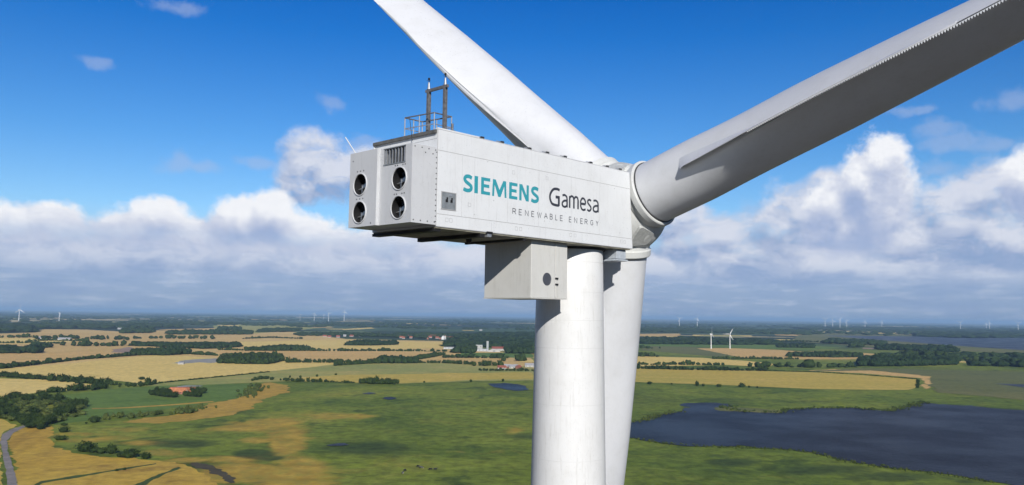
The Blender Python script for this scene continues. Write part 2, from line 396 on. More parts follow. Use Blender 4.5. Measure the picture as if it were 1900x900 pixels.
# cooler boxes at the rear, with four fans
US = on_rear(704, 350)[0]; UL = US-(HW+1.6658)+.02; UL = HW-3.6283
def pierced_face(mb, u0, u1, l, z0, z1, holes, rect=None, n=28, mi=0):
    """rear wall with round openings (and one rectangle): simple fill of strips around each hole"""
    bm = bmesh.new()
    def loop(ps):
        vs = [bm.verts.new(Vector(Q(u, l, z))) for u, z in ps]
        return [bm.edges.new((vs[i], vs[(i+1) % len(vs)])) for i in range(len(vs))]
    ed = loop([(u0, z0), (u1, z0), (u1, z1), (u0, z1)])
    for (cu, cz, r) in holes: ed += loop([(cu+r*math.cos(2*math.pi*i/n), cz+r*math.sin(2*math.pi*i/n)) for i in range(n)])
    if rect: a, b, c, d = rect; ed += loop([(a, c), (b, c), (b, d), (a, d)])
    bmesh.ops.triangle_fill(bm, use_beauty=True, edges=ed)
    bm.verts.index_update(); mb.add([v.co for v in bm.verts], [tuple(v.index for v in f.verts) for f in bm.faces], mi); bm.free()
def cooler(u0, u1, lb, zt, fans, rect=None):
    m = MB(); zb = ZBB
    holes = [(u, z, .40) for u, z in fans]
    pierced_face(m, u0, u1, lb, zb, zt, holes, rect)
    P_ = lambda u, l, z: Q(u, l, z)
    fr = LR-.01
    for a, b in (((u0, zb), (u0, zt)), ((u1, zb), (u1, zt)), ((u0, zt), (u1, zt)), ((u0, zb), (u1, zb))):
        m.add([P_(a[0], lb, a[1]), P_(b[0], lb, b[1]), P_(b[0], fr, b[1]), P_(a[0], fr, a[1])], [(0, 1, 2, 3)])
    bx = m.build('cooler_box', M['rear'], nacelle)
    for (u, z) in fans:
        m = MB(); c = Q(u, lb, z)
        m.lathe(c, -A, [(-.02, .402), (.02, .402), (.035, .412), (.035, .435), (.02, .45), (-.002, .45), (-.002, .402)], n=36)
        m.lathe(c, A, [(0, .401), (.75, .401), (.75, .30)], n=36, mi=1)
        hole = m.build('fan_opening', [M['rear'], M['black']], bx, smooth=True)
        # drop the end caps so the duct is open towards the rear
        me = hole.data; bm = bmesh.new(); bm.from_mesh(me); kill = [f for f in bm.faces if len(f.verts) > 10]
        bmesh.ops.delete(bm, geom=kill, context='FACES'); bm.to_mesh(me); bm.free()
        m = MB(); m.lathe(Q(u, lb+.30, z), A, [(0, .05), (.02, .12), (.25, .13)], n=16)
        for k in range(7):
            a = 2*math.pi*k/7+.3; r1 = N*math.cos(a)+UP*math.sin(a); t1 = -N*math.sin(a)+UP*math.cos(a)
            p0 = Q(u, lb+.36, z)
            m.add([p0+r1*.1-t1*.05+A*.04, p0+r1*.385-t1*.11+A*.09, p0+r1*.385+t1*.11-A*.05, p0+r1*.1+t1*.06-A*.05,
                   p0+r1*.1-t1*.05+A*.055, p0+r1*.385-t1*.11+A*.105, p0+r1*.385+t1*.11-A*.035, p0+r1*.1+t1*.06-A*.035],
                  [(0, 3, 2, 1), (4, 5, 6, 7), (0, 1, 5, 4), (1, 2, 6, 5), (2, 3, 7, 6), (3, 0, 4, 7)], 0)
        m.box(Q(u-.33, lb+.16, z-.17), N*.66+UP*.10, A*.03, UP*.035, 1); m.box(Q(u-.1, lb+.14, z-.34), N*.05, A*.04, UP*.36, 1); m.box(Q(u-.05, lb+.15, z-.14), N*.22+UP*.1, A*.06, UP*.12, 1)
        m.box(Q(u-.36, lb+.74, z-.36), N*.72, A*.01, UP*.72, 2)
        m.build('cooling_fan', [M['dark'], M['steel'], M['black']], bx, smooth=True)
    return bx
fl = [on_rear(668.5, 342.5, LB-.14), on_rear(666.9, 394, LB-.14)]; fr_ = [on_rear(741, 331), on_rear(739, 384.6)]
(ra, rd), (rb, rc) = on_rear(713.5, 275), on_rear(752, 300)
zr1 = (on_rear(713.5, 278)[1]+on_rear(752, 270)[1])/2; zr0 = (on_rear(713.5, 306)[1]+on_rear(752, 298)[1])/2
right_box = cooler(US+.002, HW+.004, LB, ZBT, fr_, rect=(ra, rb, zr0, zr1))
left_box = cooler(UL, US, LB-.14, ZBT+.02, fl)
m = MB()                                             # louvre in the right box
m.box(Q(ra-.02, LB+.30, zr0-.02), N*(rb-ra+.04), A*.02, UP*(zr1-zr0+.04), 1)
m.box(Q(ra-.03, LB-.02, zr0-.045), N*(rb-ra+.06), A*.05, UP*.04, 2); m.box(Q(ra-.03, LB-.012, zr1+.002), N*(rb-ra+.06), A*.03, UP*.03, 2)
for k in range(7):
    u = ra+(rb-ra)*(k+.35)/7; m.box(Q(u, LB+.02, zr0), N*.045, A*.05+N*.0, UP*(zr1-zr0), 0)
m.box(Q(ra, LB+.005, zr0), N*.015, A*.3, UP*(zr1-zr0), 0)
m.build('louvre', [M['galv'], M['black'], M['grey']], right_box)
m = MB()                                             # rivets round the box edges
def rivet(p, d, par=None): m = MB(); m.tube(p-d*.01, p+d*.012, .024, n=8); m.build('rivet', M['dark'], nacelle)
for k in range(4):
    rivet(Q(HW+.004, LB+.12+k*.33, ZBT-.10), N); rivet(Q(HW+.004, LB+.12+k*.33, ZBB+.10), N)
rivet(Q(HW+.004, LB+.62, ZBT-.26), N); rivet(Q(HW+.004, LB+.98, ZBT-.26), N)
for k in range(14): rivet(Q(HW+.004, LR-.05, ZBB+.12+k*.2), N)
for (cu, cz) in fr_:
    for du in (-.25, -.12, .2, .33): rivet(Q(cu+du, LB, cz+.50), -A)
for (cu, cz) in fl:
    for du in (-.2, .0, .2): rivet(Q(cu+du, LB-.14, cz+.52), -A)
rivet(Q(UL+.2, LB-.14, ZBT-.3), -A); rivet(Q(US-.3, LB-.14, ZBB+.1), -A)
m = MB(); u5, z5 = on_rear(665, 278, LB+.4); u6, z6 = on_rear(641, 255, LB+.4)
m.tube(Q(u5, LB+.4, ZBT+.01), Q(u6, LB+.4, z6), .022, n=8)
m.build('antenna_rod', M['nacelle'], nacelle)

# lightning mast, railing and small sensor on the roof
def roof_pt(px, py, l): u, z = on_rear(px, py, l); return Q(u, l, z)
LM = -9.0
uL, zL = on_rear(795.5, 172, LM); uR, zR = on_rear(826, 164, LM)
zt_ = (zL+zR)/2+.02
m = MB()
for u in (uL, uR):
    m.box(Q(u-.06, LM-.06, ZT), N*.12, A*.03, UP*(zt_-ZT)); m.box(Q(u-.06, LM+.05, ZT), N*.12, A*.03, UP*(zt_-ZT)); m.box(Q(u-.02, LM-.03, ZT), N*.04, A*.08, UP*(zt_-ZT))
    m.box(Q(u-.13, LM-.13, ZT+.002), N*.26, A*.26, UP*.05)
m.box(Q(uL-.16, LM-.05, zt_), N*(uR-uL+.32), A*.10, UP*.11)
mast = m.build('mast_frame', M['rust'], nacelle)
m = MB()
for u in (uL, uR):
    m = MB(); m.lathe(Q(u, LM, zt_+.11), UP, [(0, .075), (.12, .05), (.28, .04), (.30, .02)], n=10); m.tube(Q(u, LM, zt_+.38), Q(u, LM, zt_+.52), .012, n=6, mi=1)
    m.lathe(Q(u, LM, zt_+.50), UP, [(0, .03), (.05, .05), (.09, .03)], n=8, mi=1)
    for a in range(3):
        d = N*math.cos(a*2.1)+A*math.sin(a*2.1); m.tube(Q(u, LM, zt_+.47), Q(u, LM, zt_+.47)+d*.09, .01, n=5, mi=1)
    m.build('wind_sensor', [M['galv'], M['black']], nacelle, smooth=True)
ZRAIL = CAMZ+7.93
RA, RB_, RC, RD = [at_height(px, py, ZRAIL) for px, py in ((755, 219.6), (806, 209), (838, 216.7), (772, 224.5))]
print('rail', RA, RB_, RC, RD)
RA = (RA[0], min(RA[1], -9.4)); 
rc = [RA, RB_, RC, (RA[0]+(RC[0]-RB_[0]), RA[1]+(RC[1]-RB_[1]))]
m = MB()
for i in range(4):
    a, b = rc[i], rc[(i+1) % 4]
    for dz, r_, mi in ((0, .028, 1), (-.45, .02, 0)): m.tube(Q(a[0], a[1], ZRAIL+dz), Q(b[0], b[1], ZRAIL+dz), r_, n=8, mi=mi)
    for t in (0, .5): 
        c = (a[0]+(b[0]-a[0])*t, a[1]+(b[1]-a[1])*t); m.tube(Q(c[0], c[1], ZT+.01), Q(c[0], c[1], ZRAIL), .024, n=8)
m.build('roof_railing', [M['galv'], M['rust']], nacelle, smooth=True)
m = MB(); us, ls = HW-.12, on_side(843, 240)[0]
m.tube(Q(us, ls, ZT+.02), Q(us, ls, ZT+.36), .05, n=10); m.box(Q(us-.09, ls-.09, ZT+.02), N*.18, A*.18, UP*.07)
m.build('roof_sensor', M['rust'], nacelle)
m = MB(); c0 = roof_pt(760, 218, LR-.12); c1 = roof_pt(765, 262, LR-.12)
m.tube(c0, c1, .012, n=6); m.build('hanging_cable', M['dark'], nacelle)

# lettering on the side -----------------------------------------------------
def catmull(p, n=7):
    p = [np.array(q, float) for q in p]; p = [2*p[0]-p[1]]+p+[2*p[-1]-p[-2]]; out = []
    for i in range(1, len(p)-2):
        for k in range(n):
            t = k/n; out.append(.5*((2*p[i])+(-p[i-1]+p[i+1])*t+(2*p[i-1]-5*p[i]+4*p[i+1]-p[i+2])*t*t+(-p[i-1]+3*p[i]-3*p[i+1]+p[i+2])*t**3))
    out.append(p[-2]); return out
LAY = [0]
def ribbon(mb, P2d, wd):
    """P2d in (l,z) metres; a flat painted stroke"""
    P2d = [np.array(q, float) for q in P2d]; LAY[0] += 1; off = HW+.0035+.0004*(LAY[0] % 4)
    L_, R_ = [], []
    for i, q in enumerate(P2d):
        a = P2d[i-1] if i else q; b = P2d[i+1] if i < len(P2d)-1 else q
        d1 = (q-a)/(np.linalg.norm(q-a)+1e-9) if i else None; d2 = (b-q)/(np.linalg.norm(b-q)+1e-9) if i < len(P2d)-1 else None
        if d1 is None: d1 = d2
        if d2 is None: d2 = d1
        n1 = np.array([-d1[1], d1[0]]); n2 = np.array([-d2[1], d2[0]]); nn = n1+n2; nn /= np.linalg.norm(nn)+1e-9
        k = wd/2/max(.5, nn@n1); L_.append(q+nn*k); R_.append(q-nn*k)
    vs = [Q(off, q[0], q[1]) for q in L_]+[Q(off, q[0], q[1]) for q in R_]; n = len(P2d)
    mb.add(vs, [(i, i+1, n+i+1, n+i) for i in range(n-1)])
def poly(mb, ps):
    tri = tessellate_polygon([[Vector((x, z, 0)) for x, z in ps]]); mb.add([Q(HW+.0035, x, z) for x, z in ps], [tuple(t) for t in tri])
def frame_of(x0, x1, ytl, ybl, ytr, ybr):
    """letter-line frame from four picture points: left top/bottom, right top/bottom"""
    lt, lb, rt, rb = on_side(x0, ytl), on_side(x0, ybl), on_side(x1, ytr), on_side(x1, ybr)
    return lt[0], rt[0], (lb[1]+rb[1])/2, (lt[1]+rt[1])/2
l0, l1, zb_, ztt = frame_of(858.5, 999.6, 324, 356.4, 346, 375.6)
H = ztt-zb_
def lx(px): return on_side(px, 356)[0]
spans = [tuple(850+q/6.786 for q in s) for s in ((58, 182), (203, 248), (288, 402), (428, 610), (642, 746), (770, 890), (915, 1017))]
Sc = [(.90, .83), (.62, .90), (.32, .87), (.17, .73), (.30, .58), (.58, .47), (.82, .36), (.85, .21), (.66, .10), (.36, .08), (.06, .14)]
for ch, (a, b) in zip('SIEMENS', spans):
    m = MB()
    x0, x1 = lx(a), lx(b); W_ = x1-x0; fx = lambda t: x0+W_*t; fz = lambda t: zb_+H*t
    if ch == 'S': ribbon(m, [(fx(p[0]), fz(p[1])) for p in catmull(Sc)], H*.215)
    elif ch == 'I': poly(m, [(x0, zb_), (x1, zb_), (x1, ztt), (x0, ztt)])
    elif ch == 'E':
        s_ = H*.225/W_; h = .19
        poly(m, [(fx(q[0]), fz(q[1])) for q in ((0, 0), (1, 0), (1, h), (s_, h), (s_, .42), (.9, .42), (.9, .42+h), (s_, .42+h), (s_, 1-h), (1, 1-h), (1, 1), (0, 1))])
    elif ch == 'N':
        s_ = H*.205/W_
        poly(m, [(fx(q[0]), fz(q[1])) for q in ((0, 0), (s_, 0), (s_, .66), (1-s_*1.25, 0), (1, 0), (1, 1), (1-s_, 1), (1-s_, .36), (s_*1.25, 1), (0, 1))])
    elif ch == 'M':
        s_ = H*.205/W_
        poly(m, [(fx(q[0]), fz(q[1])) for q in ((0, 0), (s_*.8, 0), (s_, .68), (.42, 0), (.58, 0), (1-s_, .68), (1-s_*.8, 0), (1, 0), (1-s_*.25, 1), (1-s_*1.4, 1), (.5, .42), (s_*1.4, 1), (s_*.25, 1))])
    m.build('teal_letter', M['teal'], nacelle)
# second word
g0, g1, gb, gt = frame_of(1018.7, 1110.8, 349, 382, 366, 393.7)
gh = on_side(1018.7, 349)[1]-on_side(1018.7, 381.5)[1]; gb = (on_side(1035, 382.5)[1]+on_side(1108, 393.7)[1])/2
xh = gh*.70
gl = {'G': ([[(1, .93), (.72, .97), (.38, .90), (.12, .62), (.10, .34), (.28, .09), (.60, .03), (.93, .03)]], [[(.93, 0), (.93, .50), (.62, .50)]]),
      'a': ([[(.12, .94), (.50, 1), (.84, .88), (.92, .66)], [(.90, .56), (.45, .52), (.12, .34), (.14, .12), (.42, .02), (.70, .05), (.90, .14)]], [[(.92, .70), (.92, 0)]]),
      'm': ([[(.06, .82), (.22, 1), (.42, .95), (.49, .72)], [(.51, .82), (.68, 1), (.87, .95), (.94, .72)]], [[(.06, 0), (.06, 1)], [(.5, 0), (.5, .76)], [(.94, 0), (.94, .76)]]),
      'e': ([[(.12, .50), (.12, .72), (.32, .96), (.62, .98), (.86, .78), (.88, .52)], [(.12, .54), (.14, .26), (.34, .05), (.62, .01), (.92, .10)]], [[(.12, .52), (.90, .52)]]),
      's': ([[(.88, .90), (.56, .97), (.22, .88), (.20, .70), (.46, .54), (.76, .40), (.86, .22), (.64, .05), (.36, .02), (.08, .10)]], [])}
for ch, a, b in (('G', 1145, 1278), ('a', 1305, 1378), ('m', 1398, 1518), ('e', 1535, 1612), ('s', 1622, 1682), ('a', 1695, 1768)):
    m = MB(); x0, x1 = lx(850+a/6.786), lx(850+b/6.786); hh = gh if ch == 'G' else xh; wd = gh*(.125 if ch != 'G' else .15)
    for c in gl[ch][0]: ribbon(m, [(x0+(x1-x0)*p[0], gb+hh*p[1]) for p in catmull(c)], wd)
    for c in gl[ch][1]: ribbon(m, [(x0+(x1-x0)*p[0], gb+hh*p[1]) for p in c], wd*1.12)
    m.build('charcoal_letter', M['ink'], nacelle)
# spaced capitals below
zt1, zb1 = on_side(952, 387.4)[1], on_side(952, 397.9)[1]; zt2, zb2 = on_side(1110, 410)[1], on_side(1110, 418.4)[1]
cz0, cz1 = (zb1+zb2)/2, (zt1+zt2)/2; ch_ = cz1-cz0
caps = {'R': ([[(0, 0), (0, 1), (.6, 1), (.9, .88), (.9, .64), (.6, .5), (0, .5)], [(.5, .5), (1, 0)]]), 'E': ([[(1, 0), (0, 0), (0, 1), (1, 1)], [(0, .52), (.85, .52)]]),
        'N': ([[(0, 0), (0, 1), (1, 0), (1, 1)]]), 'W': ([[(0, 1), (.27, 0), (.5, .9), (.73, 0), (1, 1)]]), 'A': ([[(0, 0), (.5, 1), (1, 0)], [(.22, .36), (.78, .36)]]),
        'B': ([[(0, 0), (0, 1), (.65, 1), (.88, .88), (.88, .66), (.65, .53), (0, .53)], [(.6, .52), (.95, .38), (.95, .14), (.65, 0), (0, 0)]]), 'L': ([[(0, 1), (0, 0), (.9, 0)]]),
        'G': ([[(.95, .85), (.6, 1), (.2, .9), (0, .5), (.2, .1), (.6, 0), (.95, .12), (.95, .48), (.6, .48)]]), 'Y': ([[(0, 1), (.5, .48), (1, 1)], [(.5, .48), (.5, 0)]])}
cx = [690, 770, 848, 928, 1000, 1088, 1160, 1229, 1288, 1400, 1466, 1543, 1598, 1668, 1738]
wdt = [42, 34, 38, 30, 50, 40, 30, 26, 30, 27, 32, 27, 32, 32, 27]
for ch, x, wq in zip('RENEWABLEENERGY', cx, wdt):
    m = MB(); x0, x1 = lx(850+x/6.786), lx(850+(x+wq)/6.786)
    for c in caps[ch]: ribbon(m, [(x0+(x1-x0)*p[0], cz0+ch_*p[1]) for p in c], ch_*.15)
    m.build('small_letter', M['inkthin'], nacelle)

# underslung box ------------------------------------------------------------
UB = HW-.33
lb0 = on_side(985.5, 500, UB)[0]; lb1 = on_side(1052.5, 500, UB)[0]; zbx = on_side(985.5, 552, UB)[1]; ub0 = on_rear(899, 500, lb0)[0]
print('box', lb0, lb1, zbx-CAMZ, ub0)
m = MB(); m.hexa(pts(ub0, UB, lb0, lb1, zbx, ZB-.052))
box = m.build('underslung_box', M['box'], turbine, bevel=.02)
m = MB(); ls_ = on_side(1031, 500, UB)[0]
m.box(Q(UB-.01, ls_-.02, zbx+.02), N*.035, A*.06, UP*(ZB-zbx-.1)); m.box(Q(UB-.01, ls_-.07, zbx+.02), N*.013, A*.022, UP*(ZB-zbx-.1), 1)
m.box(Q(ub0-.02, lb0-.02, zbx-.035), N*(UB-ub0+.04), A*(lb1-lb0+.04), UP*.033)
m.build('box_rib', [M['box'], M['seam']], box)
m = MB(); lp, zp = on_side(1014.8, 518, UB); m.lathe(Q(UB, lp, zp), N, [(-.02, .275), (.012, .275), (.018, .255), (.006, .24)], n=36)
m.build('porthole', M['port'], box, smooth=True)
m = MB()
for py in (517, 528):
    m = MB(); l, z = on_side(1031.5, py, UB); m.box(Q(UB+.02, l-.07, z-.03), N*.04, A*.17, UP*.07); m.build('latch', M['black'], box)

# rotor ---------------------------------------------------------------------
BX = [4.0021e+00, 5.4961e+00, 3.0760e-01, 1.4350e-01, 1.5700e-02, -3.0100e-02, 3.1503e+00, 3.4776e+00, 3.9405e+00, 4.1350e+00, 3.5834e+00, 3.1471e+00, 8.0000e-01, 3.3778e+00, 2.8877e+00, 3.0246e+00, 2.3652e+00, 1.8978e+00, 9.3990e-01, 2.0000e-01, -2.0000e-04, 1.6900e-02, 2.7500e-02, 8.5500e-02, 6.3800e-02, 5.9600e-02]
LH, ZH, TH, TILT, CONE, PIT = BX[:6]
RN = [2.2, 5, 8, 12, 16, 22, 30, 60]; CH = [BX[6], BX[6]]+BX[7:13]; TK = [BX[6], 3.2, 2.87, 2.72]+BX[16:20]; TW = [0, 0]+BX[20:26]
CH = [3.10, 3.15, 3.48, 3.94, 4.135, 3.58, 3.15, .8]; TK = [3.10, 3.08, 2.92, 2.70, 2.34, 1.72, 1.0, .2]
CH2 = CH
xs_ = 0.5*(1-np.cos(np.linspace(0, np.pi, 33)))
def naca(x):
    y = (.2969*np.sqrt(x)-.1260*x-.3516*x**2+.2843*x**3-.1036*x**4); return y/y.max()
def section(r):
    c = np.interp(r, RN, CH); t = np.interp(r, RN, TK); q = np.interp(r, [2.2, 4.5, 11], [0, 0, 1]); q = q*q*(3-2*q)
    s = 2*np.sqrt(np.clip(xs_*(1-xs_), 0, 1))*(1-q)+naca(xs_)*q
    u = np.concatenate([xs_, xs_[::-1][1:-1]]); v = np.concatenate([s, -s[::-1][1:-1]])*.5*t
    v = v+q*.03*c*4*u*(1-u); return (u-(.5-.14*q))*c, v
AT = A*math.cos(TILT)+UP*math.sin(TILT); UT = UP*math.cos(TILT)-A*math.sin(TILT); HC = Q(0, LH, CAMZ+ZH)
def bframe(k):
    th = TH+k*2*math.pi/3; d = math.cos(th)*N+math.sin(th)*UT; e = -math.sin(th)*N+math.cos(th)*UT
    return d*math.cos(CONE)+AT*math.sin(CONE), AT*math.cos(CONE)-d*math.sin(CONE), e
def bpoint(fr, r, x, y, tw_extra=0):
    d, a, e = fr; tw = PIT+np.interp(r, RN, TW)+tw_extra
    return HC+d*r+(-a*math.cos(tw)+e*math.sin(tw))*x+(e*math.cos(tw)+a*math.sin(tw))*y
# hub: fused casting
m = MB()
m.lathe(HC, AT, [(-1.85, 1.3), (-1.65, 1.55), (-1.1, 1.98), (-.4, 2.34), (.4, 2.38), (1.2, 2.1), (2.0, 1.5), (2.6, .9), (3.0, .2)], n=48)
for k in range(3):
    d, a, e = bframe(k); m.lathe(HC, d, [(.5, 1.50), (1.72, 1.54), (1.72, 1.50)], n=48)
hub = m.build('hub', M['hub'], turbine, smooth=True)
rm = hub.modifiers.new('fuse', 'REMESH'); rm.mode = 'VOXEL'; rm.voxel_size = 0.07; rm.use_smooth_shade = True
sm = hub.modifiers.new('soft', 'SMOOTH'); sm.iterations = 10; sm.factor = 0.6
m = MB(); m.lathe(HC, AT, [(-2.15, 1.15), (-2.15, 1.42), (-1.75, 1.45), (-1.75, 1.2)], n=60); m.build('main_bearing_seal', M['dark'], hub, smooth=True)
for k in range(3):
    d, a, e = bframe(k)
    m = MB(); m.lathe(HC, d, [(1.55, 1.50), (1.62, 1.63), (1.86, 1.66), (1.92, 1.73), (2.20, 1.73), (2.25, 1.69), (2.25, 1.50)], n=72)
    ringo = m.build('blade_flange', M['hub'], hub, smooth=True)
    m = MB(); m.lathe(HC, d, [(2.251, 1.50), (2.251, 1.60), (2.30, 1.60), (2.30, 1.50)], n=72); m.build('dark_joint', M['dark'], hub, smooth=True)
# rounded cover plates between the flanges
for k in range(3):
    th = TH+k*2*math.pi/3-math.pi/3; rad = math.cos(th)*N+math.sin(th)*UT; tan = -math.sin(th)*N+math.cos(th)*UT
    nrm = (rad*.96-AT*.28); nrm /= np.linalg.norm(nrm); ay = np.cross(tan, nrm); c = HC+nrm*2.36
    m = MB(); ps = []
    tri = [(-.62, .50), (.62, .50), (.34, -.62), (-.34, -.62)]
    sgn = 1 if ay@AT < 0 else -1
    rr = .20
    for i, (x, y) in enumerate(tri):
        px_, py_ = tri[i-1]; nx_, ny_ = tri[(i+1) % 4]; v1 = np.array([px_-x, py_-y]); v1 /= np.linalg.norm(v1); v2 = np.array([nx_-x, ny_-y]); v2 /= np.linalg.norm(v2)
        for t in np.linspace(0, 1, 6):
            q = (np.array([x, y])+v1*rr)*(1-t)**2+2*np.array([x, y])*t*(1-t)+(np.array([x, y])+v2*rr)*t*t; ps.append(q)
    n_ = len(ps); f0 = [c+tan*q[0]*1.06+ay*sgn*q[1]*1.06-nrm*.16 for q in ps]; f1 = [c+tan*q[0]+ay*sgn*q[1]-nrm*.03 for q in ps]
    m.add(f0+f1, [(i, (i+1) % n_, n_+(i+1) % n_, n_+i) for i in range(n_)]+[tuple(range(n_, 2*n_))])
    m.build('hub_cover_plate', M['hatch'], hub)
# blades
RS = list(np.linspace(2.3, 16, 40))+list(np.linspace(17, 60, 44))
for k in range(3):
    fr = bframe(k); m = MB(); vs = []; n_ = None
    for r in RS:
        x, y = section(r); n_ = len(x); vs += [bpoint(fr, r, x[i], y[i]) for i in range(n_)]
    fs = [(j*n_+i, (j+1)*n_+i, (j+1)*n_+(i+1) % n_, j*n_+(i+1) % n_) for j in range(len(RS)-1) for i in range(n_)]
    fs += [tuple(range(n_)), tuple(range(len(RS)*n_-1, (len(RS)-1)*n_-1, -1))]
    m.add(vs, fs)
    bl = m.build('blade', M['blade'], turbine, smooth=True, sharp=50)
    # trailing edge fin standing off the round root section, fading into the trailing edge
    m = MB(); vs = []; FR = list(np.linspace(4.9, 17.5, 46))
    for r in FR:
        x, y = section(r); i0 = 27; xb, yb = x[i0], y[i0]; te = x[32]
        h = np.interp(r, [4.9, 5.3, 8, 13, 17.5], [.12, .48, .50, .36, .05]); yo = np.interp(r, [4.9, 17.5], [.12, -.03])
        xt, yt = te+h, y[32]+yo
        xm, ym = (x[30]+te)/2+h*.42, (y[30]+yt)/2+.05
        vs += [bpoint(fr, r, xb, yb-.03), bpoint(fr, r, xm, ym), bpoint(fr, r, xt, yt), bpoint(fr, r, xt-.005, yt-.028), bpoint(fr, r, xm-.03, ym-.055), bpoint(fr, r, xb-.05, yb-.10)]
    n6 = 6; fs = [(j*n6+i, (j+1)*n6+i, (j+1)*n6+(i+1) % n6, j*n6+(i+1) % n6) for j in range(len(FR)-1) for i in range(n6)]+[(0, 1, 2, 3, 4, 5), tuple(len(FR)*n6-1-i for i in range(6))]
    m.add(vs, fs); m.build('trailing_edge_fin', M['blade'], bl, smooth=True, sharp=40)
    # saw-tooth strip
    m = MB()
    for r in np.arange(9.0, 21.0, .10):
        x, y = section(r); te = x[32]
        h = np.interp(r, [4.9, 5.3, 8, 13, 17.5], [.12, .48, .50, .36, .05]); yo = np.interp(r, [4.9, 17.5, 21], [.12, -.03, 0])
        hh = np.interp(r, [9, 11, 19, 21], [.03, .085, .10, .05])
        a_, b_, c_ = bpoint(fr, r-.045, te+h-.02, y[32]+yo-.03), bpoint(fr, r+.045, te+h-.02, y[32]+yo-.03), bpoint(fr, r, te+h+hh*.55, y[32]+yo-.06-hh*.8)
        dn = bpoint(fr, r, 0, -.012)-bpoint(fr, r, 0, 0); m.add([a_, b_, c_, a_+dn, b_+dn, c_+dn], [(0, 1, 2), (5, 4, 3), (0, 3, 4, 1), (1, 4, 5, 2), (2, 5, 3, 0)])
    m.build('serrated_strip', M['nacelle'], bl)

# ------------------------------------------------------------------ the land
def G(px, py, z=0.0):
    """where the line of sight through a picture point meets the flat land"""
    d = ray(px, py); k = (z-CAMZ)/d[2]; p = EYE+d*k; return np.array([p[0], p[1], z])
def flat(nm, fn, rough=0.9, spec=0.15):
    def f(k, b):
        b.inputs['Roughness'].default_value = rough; b.inputs['Specular IOR Level'].default_value = spec
        gm = k.new('ShaderNodeNewGeometry'); k.put(b.inputs['Base Color'], fn(k, gm.outputs['Position']))
    return mat(nm, f)
def crop(name, c0, c1, c2, ang=0.6, row=0.0, patch=0.004, big=0.0012):
    """a field: broad tone changes, mottling, and drill rows in one direction"""
    def fn(k, P):
        n1 = k.noise(P, big, 4, 0.6); n2 = k.noise(P, patch*4, 6, 0.65); n3 = k.noise(P, 0.12, 4, 0.7)
        ca, sa = math.cos(ang), math.sin(ang)
        rot = k.vmath('MULTIPLY', k.comb(k.vmath('DOT_PRODUCT', P, (ca, sa, 0)), k.vmath('DOT_PRODUCT', P, (-sa, ca, 0)), 0.0), (0.0012, 0.045, 1))
        n4 = k.noise(rot, 1.0, 4, 0.6)
        c = k.mix(k.rng(n1, 0.38, 0.62), C4(*c0), C4(*c1))
        c = k.mix(k.math('MULTIPLY', k.rng(n2, 0.50, 0.72), 0.75), c, C4(*c2))
        c = k.mix(k.math('MULTIPLY', k.rng(n4, 0.45, 0.7), 0.45), c, C4(*c2))
        f = k.rng(n3, 0.3, 0.7, 0.82, 1.16); return k.mix(1.0, c, k.comb(f, f, f), 'MULTIPLY')
    return flat(name, fn)
L = {}
L['wheat'] = crop('ripe_wheat', (0.76, 0.55, 0.165), (0.79, 0.59, 0.20), (0.66, 0.48, 0.13), 0.3)
L['straw'] = crop('pale_straw', (0.74, 0.51, 0.19), (0.64, 0.42, 0.15), (0.54, 0.39, 0.14), 1.2)
L['orange'] = crop('orange_stubble', (0.70, 0.44, 0.16), (0.62, 0.41, 0.14), (0.50, 0.36, 0.12), 0.2)
L['yelgreen'] = crop('yellow_green_crop', (0.40, 0.36, 0.10), (0.27, 0.30, 0.08), (0.50, 0.38, 0.13), 0.15, big=0.003)
L['green'] = crop('green_pasture', (0.125, 0.20, 0.036), (0.16, 0.23, 0.04), (0.09, 0.15, 0.028), 0.5)
L['ochre'] = crop('dry_ochre_grass', (0.50, 0.31, 0.055), (0.42, 0.28, 0.05), (0.27, 0.20, 0.045), 0.9, patch=0.006, big=0.006)
L['bronze'] = crop('scrubby_bronze_grass', (0.50, 0.31, 0.045), (0.54, 0.36, 0.06), (0.24, 0.135, 0.03), 1.9, patch=0.008, big=0.008)
L['gold'] = crop('golden_barley', (0.56, 0.40, 0.075), (0.46, 0.37, 0.07), (0.64, 0.45, 0.12), 0.05)
L['darkgreen'] = crop('rank_grass', (0.06, 0.095, 0.025), (0.085, 0.12, 0.03), (0.04, 0.06, 0.02), 0.4)
L['gravel'] = crop('grey_gravel', (0.36, 0.35, 0.31), (0.30, 0.29, 0.25), (0.22, 0.22, 0.19), 0.4)
L['brown'] = crop('pinkish_soil', (0.30, 0.20, 0.15), (0.36, 0.26, 0.19), (0.24, 0.16, 0.11), 0.4)
L['asphalt'] = crop('worn_road', (0.25, 0.22, 0.20), (0.30, 0.27, 0.24), (0.20, 0.18, 0.165), 0.4)
L['bounce_soil'] = crop('low_bounce_soil', (0.085, 0.075, 0.062), (0.10, 0.088, 0.07), (0.06, 0.055, 0.048), 0.7)  # dark soil for the added unseen sheets, keeps bounce light low
L['mud'] = crop('dark_mud', (0.09, 0.075, 0.045), (0.13, 0.10, 0.055), (0.05, 0.048, 0.03), 0.4)
L['reed'] = crop('olive_reed', (0.15, 0.16, 0.05), (0.19, 0.18, 0.06), (0.10, 0.12, 0.04), 0.1)

